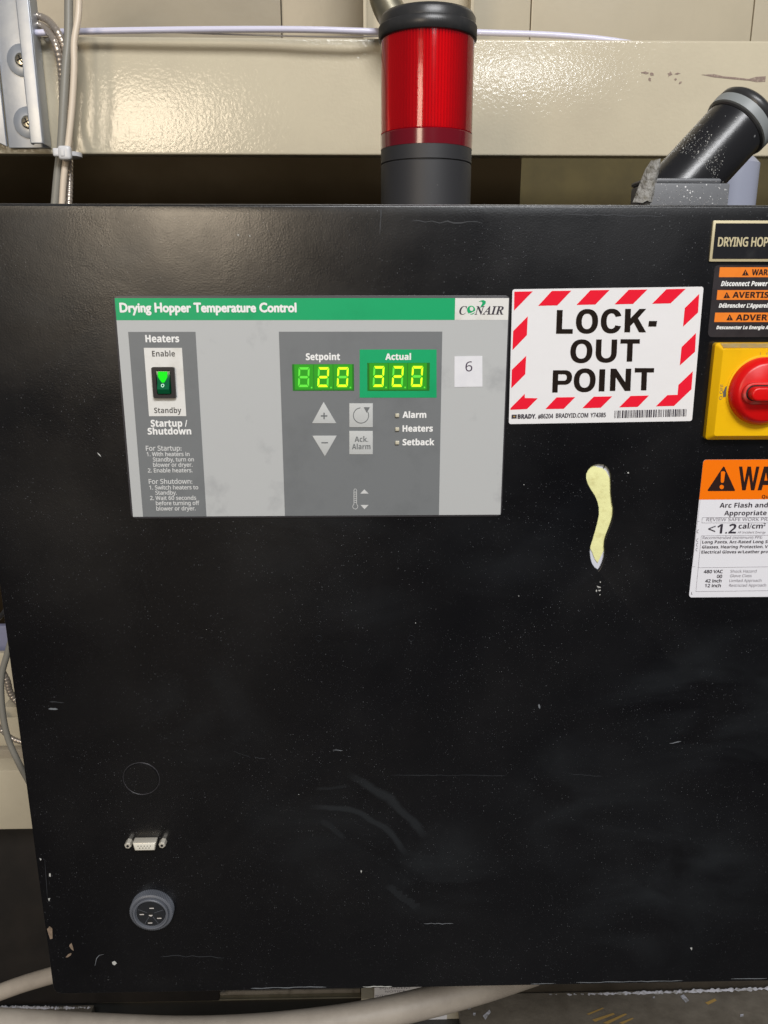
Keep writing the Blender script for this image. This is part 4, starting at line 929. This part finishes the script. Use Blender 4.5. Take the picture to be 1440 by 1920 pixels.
# far-left flange of the bracket
lip_y = SY-.022
xf = at(96, 276, SY-.003)[0]
box('side_flange', xf-.0022, xf, lip_y, SY-.0032, zb_s+.0004, zt_s, M['zinc'], sb, .0008)
xlip = at(40, 150, lip_y)[0]; xlip2 = at(66, 150, lip_y)[0]
box('return_lip', xf-.0125, xf-.0002, lip_y-.0026, lip_y-.0001, zb_s+.0006, zt_s, M['zinc'], sb, .0011, 3)
box('curled_edge', xf-.0135, xf-.0113, lip_y+.0001, lip_y+.006, zb_s+.0006, zt_s, M['zinc'], sb, .0008, 2)
xo_ = xl_-.0024
frustum('outer_wing', [(xl_-.03, zb_s+.014), (xl_-.0005, zb_s+.0005), (xl_-.0005, zt_s), (xl_-.03, zt_s)], SY-.007, [(xl_-.03, zb_s+.014), (xl_-.0005, zb_s+.0005), (xl_-.0005, zt_s), (xl_-.03, zt_s)], SY-.004, M['zinc'], sb, .0006)
def screw(u, v):
    x, z = at(u, v, SY-.006); R = .0148
    e = bpy.data.objects.new('screw', None); COL.objects.link(e); e.parent = sb; e.location = loc_of(sb, (x, SY-.003, z))
    lathe('washer', [(R, 0), (R, .0014), (R*.96, .0018), (.004, .0018)], (x, SY-.0032, z), (0, -1, 0), M['zinc'], e, 48)
    lathe('head', [(.0064, 0), (.0062, .002), (.0048, .0036), (.0001, .0042)], (x, SY-.005, z), (0, -1, 0), M['screw'], e, 32)
    for a in (25, 115):
        c_, s_ = math.cos(math.radians(a)), math.sin(math.radians(a)); q = .0036; w_ = .0006
        plate('cross_slot', [(x+q*c_-w_*s_, z+q*s_+w_*c_), (x-q*c_-w_*s_, z-q*s_+w_*c_), (x-q*c_+w_*s_, z-q*s_-w_*c_), (x+q*c_+w_*s_, z+q*s_-w_*c_)], SY-.0094, SY-.0080, M['hole'], e)
screw(40, 112); screw(52, 229)
# cables
rib = lambda i: (1.0, .97, .84, .97)[i % 4]
def arm(pts, r=.0034, label='', grp='armoured steel conduits beside the bracket'):
    o = tube('flexible_conduit', pts, r, M['conduit'], None, 14, rfun=rib, step=.00105); return tag(o, label, 'conduit', grp)
CYc = .335
arm([pt(70, 30, .353), pt(80, 33, .352), pt(92, 40, .345), pt(108, 60, CYc), pt(122, 95, CYc), pt(128, 150, CYc), pt(129, 230, CYc+.003), pt(131, 300, CYc-.01), pt(130, 360, CYc-.02), pt(127, 440, CYc-.03)], .0036, 'upper armoured steel conduit curling behind the grey cable and down past the cable tie')
arm([pt(70, 46, .352), pt(80, 50, .351), pt(90, 58, .343), pt(103, 80, CYc-.004), pt(113, 118, CYc-.002), pt(117, 170, CYc+.004), pt(117, 260, CYc+.008), pt(118, 330, CYc+.012), pt(118, 440, CYc+.012)], .0036, 'lower armoured steel conduit curling away from the galvanised bracket')
gcab = tube('grey_cable', [pt(130, -60, .32), pt(129, 0, .32), pt(128, 70, .318), pt(123, 130, .315), pt(119, 200, .312), pt(115, 270, .31), pt(108, 330, .31), pt(103, 385, .31), pt(97, 450, .31)], .0040, M['cable_grey'], None, 16)
tag(gcab, 'flat grey cable hanging beside the cream cable above the cabinet', 'cable')
ccab = tube('cream_cable', [pt(150, -60, .315), pt(148, 0, .315), pt(146, 35, .313), pt(139, 80, .31), pt(139, 130, .308), pt(135, 200, .306), pt(128, 270, .304), pt(120, 330, .304), pt(116, 385, .304), pt(110, 450, .304)], .0031, M['cable_cream'], None, 16)
tag(ccab, 'cream coloured cable running down in front of the grey cable', 'cable')
ty = .30
tx, tzz = at(121, 288, ty)
ct_ = thing('cable_tie', (tx, ty, tzz), 'white nylon cable tie bundling the cables just above the cabinet', 'cable tie')
band = lathe('band', [(.0115, -.0022), (.0122, -.0018), (.0122, .0018), (.0115, .0022)], (tx+.0012, ty+.009, tzz), (.05, 0, 1), M['nylon'], ct_, 36)
box('head', tx-.0038, tx+.0082, ty-.0085, ty-.0005, tzz-.0066, tzz+.0062, M['nylon'], ct_, .0034, 4)
box('tail', tx-.0092, tx-.0020, ty-.0068, ty-.0020, tzz-.0035, tzz+.0042, M['nylon'], ct_, .0020, 3)
box('strap', tx-.0010, tx+.0030, ty-.0092, ty-.0080, tzz-.0035, tzz+.0035, M['nylon'], ct_, .0008, 2)
# ================================================================== LOWER LEFT
ly = .40
wallp('side_panel', -.85, at(120, 1300, ly)[0], at(0, 1405, ly)[1], at(0, 1225, ly)[1], ly, M['beige2'], 'cream machine panel behind the looping grey cable, left of the cabinet', 'panel')
wallp('grey_ledge', -.85, at(200, 1400, ly)[0], at(0, 1446, ly-.01)[1], at(0, 1404, ly-.01)[1], ly-.012, mat('grey beige paint', '9b9180', .5), 'dull grey-beige ledge just above the cream box at the left edge', 'ledge')
wallp('cream_box', -.85, at(260, 1500, ly-.04)[0], at(0, 1556, ly-.04)[1], at(0, 1445, ly-.04)[1], ly-.04, M['beige2'], 'plain cream box face left of the cabinet above the black panel', 'box', th=.05)
wallp('black_side_panel', -.85, at(400, 1700, ly+.02)[0], at(0, 1885, ly+.02)[1], at(0, 1540, ly+.02)[1], ly+.02, M['black_sheet'], 'grimy black sheet panel left of the cabinet below the cream box', 'panel')
wallp('violet_bin', -.85, at(90, 1180, ly+.02)[0], at(0, 1420, ly+.04)[1], at(0, 1168, ly+.04)[1], ly+.03, M['violet'], 'blue-violet plastic surface glimpsed behind the grey cable at the left edge', 'bin')
lc = tube('loop_cable', [pt(40, 1120, .20), pt(26, 1180, .20), pt(13, 1228, .20), pt(4, 1262, .20), pt(2, 1300, .20), pt(7, 1350, .20), pt(17, 1390, .20), pt(34, 1428, .20), pt(52, 1462, .21), pt(80, 1510, .23)], .0031, M['cable_grey'], None, 16)
tag(lc, 'smooth grey cable looping out past the left edge of the cabinet', 'cable')
dk = tube('black_cable', [pt(-30, 1165, .26), pt(-5, 1160, .25), pt(6, 1150, .245), pt(25, 1125, .24)], .0026, M['cap_black'], None, 12); tag(dk, 'short black cable crossing behind the cabinet edge at the far left', 'cable')
def arm2(pts, r, label):
    o = tube('flexible_conduit', pts, r, M['conduit'], None, 14, rfun=rib, step=.0009); return tag(o, label, 'conduit', 'armoured conduits left of the cabinet')
arm2([pt(6, 1262, .25), pt(14, 1278, .25), pt(18, 1295, .25), pt(28, 1312, .25), pt(48, 1330, .25)], .0036, 'short armoured conduit stub emerging beside the looping grey cable')
arm2([pt(-14, 1345, .25), pt(2, 1368, .25), pt(22, 1384, .25), pt(42, 1392, .25), pt(60, 1400, .25)], .0028, 'lower armoured conduit crossing behind the looping grey cable')
fx, fz = at(22, 1330, .28)
fo = box('conduit_body', fx-.006, fx+.03, .27, .30, at(0, 1338, .28)[1], at(0, 1318, .28)[1], M['beige2'], None, .002); c = Vector((fx, .28, fz))
for v_ in fo.data.vertices: v_.co -= c
fo.location = c; tag(fo, 'small cream conduit fitting between the two armoured conduits', 'fitting')
# ================================================================== BELOW THE CABINET
hz = .20
h1 = tube('tan_hose', [pt(-90, 1895, .26), pt(-20, 1868, .26), pt(40, 1846, .26), pt(100, 1828, .26), pt(180, 1806, .27), pt(260, 1790, .28)], .0096, M['hose_tan'], None, 24); tag(h1, 'tan hose passing behind the lower left corner of the cabinet', 'hose')
h2 = tube('grey_hose', [pt(-90, 1918, .10), pt(0, 1921, .10), pt(170, 1930, .10), pt(340, 1936, .10), pt(480, 1931, .10), pt(600, 1919, .10), pt(700, 1903, .105), pt(800, 1880, .115), pt(900, 1853, .13), pt(1000, 1820, .15)], .0145, M['hose'], None, 28, step=.006)
tag(h2, 'thick grey hose sweeping along the bottom under the black cabinet', 'hose')
FY = .42
zf = at(300, 1888, FY)[1]
fl = mesh('floor', [(-3, -6, -1.05), (3, -6, -1.05), (3, 2.5, -1.05), (-3, 2.5, -1.05)], [(0, 1, 2, 3)], mat('dark hall floor', '3a3936', .6, vary=(5, '2c2b29', .4, .7))); tag(fl, kind='structure')
# base plate ledge (dark painted, dusty), under the machine
ba = at(-60, 1880, FY)[0]
def ledge(name, xa, xb, y0, y1, zt2, label, m, cat='ledge'):
    o = box(name, xa, xb, y0, y1, zt2-.02, zt2, m, None, .001); c = Vector(((xa+xb)/2, y0, zt2))
    for v_ in o.data.vertices: v_.co -= c
    o.location = c; return tag(o, label, cat)
zl1 = at(90, 1886, FY)[1]
ledge('base_ledge', -.9, at(176, 1880, FY)[0], .15, FY, zl1, 'dark stained base ledge under the lower left corner of the cabinet', M['floor'])
zr1 = at(1200, 1858, FY)[1]
ledge('machine_base', at(866, 1890, FY-.05)[0], .95, .12, FY, zr1, 'dark stained machine base with yellow and white marks, lower right', M['floor'], 'base')
wallp('skirt_panel', at(866, 1880, FY+.003)[0], .95, zr1-.03, zr1+.2, FY+.003, mat('grimy grey sheet', '4a443c', .5, vary=(14, '39342d', .4, .7)), 'grimy grey skirting sheet behind the dusty white line, lower right', 'panel')
# dust lines heaped along the ledge joints
def heap(name, u0, v0, u1, v1, y, w, label, seed, n=90):
    r = random.Random(seed); vs, fs = [], []
    a = Vector(pt(u0, v0, y)); b = Vector(pt(u1, v1, y))
    for i in range(n):
        t = i/(n-1); p = a.lerp(b, t); ww = w*(.45+.75*abs(math.sin(i*.9+seed)*math.sin(i*.31)))*(0.15 if r.random() < .06 else 1)
        j = r.uniform(-.0008, .0008)
        for (dy, dz) in ((-ww*1.2, -.0002), (-ww*.5, ww*.8), (ww*.3, ww*1.1), (ww*.5, -.0002)): vs.append((p.x, p.y-.004+dy+j, p.z+dz))
    for i in range(n-1):
        for k in range(3): q = i*4+k; fs.append((q, q+1, q+5, q+4))
    o = mesh(name, vs, fs, M['residue2'], None, True, 80); return tag(o, label, 'dust', kind='stuff')
M['residue2'] = mat('pale caked dust', 'b9bac4', .8, bump=(300, .6, .002), vary=(120, '77756f', .45, .65))
heap('dust_line', 0, 1884, 172, 1886, FY, .0024, 'line of pale caked dust on the ledge at the lower left', 2)
heap('dust_line', 915, 1868, 1445, 1849, FY, .0026, 'line of pale caked dust along the machine base at the lower right', 5, 160)
# steel tray in the middle
ta, tb_ = at(172, 1870, FY+.03)[0], at(676, 1870, FY+.03)[0]
tz1 = at(400, 1866, FY+.06)[1]
tr_ = thing('steel_tray', ((ta+tb_)/2, FY+.03, tz1-.06), 'stainless steel tray with a bright rim below the middle of the cabinet', 'tray')
box('rim', ta, tb_, FY+.02, FY+.024, at(400, 1876, FY+.02)[1], at(400, 1860, FY+.02)[1], mat('grey rim', '7d766c', .5, vary=(30, '4c453b', .5, .7)), tr_, .001)
box('rim_edge', ta, tb_, FY+.012, FY+.0195, at(400, 1877, FY+.012)[1], at(400, 1874.5, FY+.012)[1], M['pipe'], tr_, .0006)
box('inner_face', ta, tb_, FY+.04, FY+.045, tz1-.3, at(400, 1874, FY+.04)[1], M['steel'], tr_)
wallp('tray_backing', ta-.05, tb_+.3, tz1-.02, tz1+.4, FY+.07, M['black_sheet'], 'dark sheet seen between the tray rim and the cabinet bottom', 'panel')
# pale equipment box with a paper notice
xa2, xb2_ = at(677, 1870, FY)[0], at(866, 1870, FY)[0]
nb_ = thing('cream_housing', ((xa2+xb2_)/2, FY, tz1-.2), 'cream equipment box with a paper notice below the cabinet, behind the grey hose', 'box')
box('body', xa2, xb2_, FY, FY+.04, tz1-.25, tz1+.05, mat('cream paint', 'bdb7a6', .45), nb_, .0015)
plate('notice', pxs([(702, 1840), (838, 1840), (838, 1912), (702, 1912)], FY-.0006), FY-.0006, FY+.0005, M['sticker'], nb_)
for v_, a_, b_ in ((1855, 712, 770), (1861, 722, 760), (1869, 704, 730)):
    text(nb_, 'EQUIPMENT' if v_ == 1855 else 'NOTICE', a_, b_, v_, 3.4, M['ink_thin'], 'r', FY-.0009)
# yellow and white marks on the machine base
def spot(pts, m, name, parent=None):
    vs = []
    zz = zr1+.0012
    for u, v in pts:
        # point of the ledge top seen there
        lo, hi = -.4, FY
        for _ in range(40):
            md = (lo+hi)/2
            if at(u, v, md)[1] < zz: hi = md
            else: lo = md
        q = at(u, v, lo); vs.append((q[0], lo, zz))
    o = mesh(name, vs, [tuple(range(len(vs)))], m, None); c = sum((v.co for v in o.data.vertices), Vector())/len(vs)
    for v_ in o.data.vertices: v_.co -= c
    o.location = c; return o
n_ = 0
for pts in ([(1100,1901),(1130,1889),(1132,1891),(1104,1903)], [(1110,1912),(1150,1899),(1153,1902),(1116,1916)], [(1130,1918),(1172,1900),(1176,1902),(1140,1920)], [(1160,1918),(1186,1908),(1188,1910),(1168,1920)], [(1322,1880),(1340,1872),(1344,1876),(1328,1884)]):
    o = spot(pts, M['ochre'], 'ochre_stain'); tag(o, kind='stuff'); o['label'] = 'ochre streaks scraped on the dark machine base'
for pts in ([(1275,1868),(1282,1864),(1292,1876),(1286,1880)], [(878,1888),(883,1887),(883,1892),(878,1893)], [(887,1899),(892,1899),(891,1905),(887,1904)], [(1388,1902),(1394,1901),(1394,1906),(1388,1907)], [(1224,1869),(1228,1868),(1228,1872),(1224,1872)], [(905,1905),(918,1893),(920,1898),(910,1912)]):
    o = spot(pts, M['residue2'], 'dust_spot'); tag(o, kind='stuff'); o['label'] = 'pale spots of dust on the dark machine base'
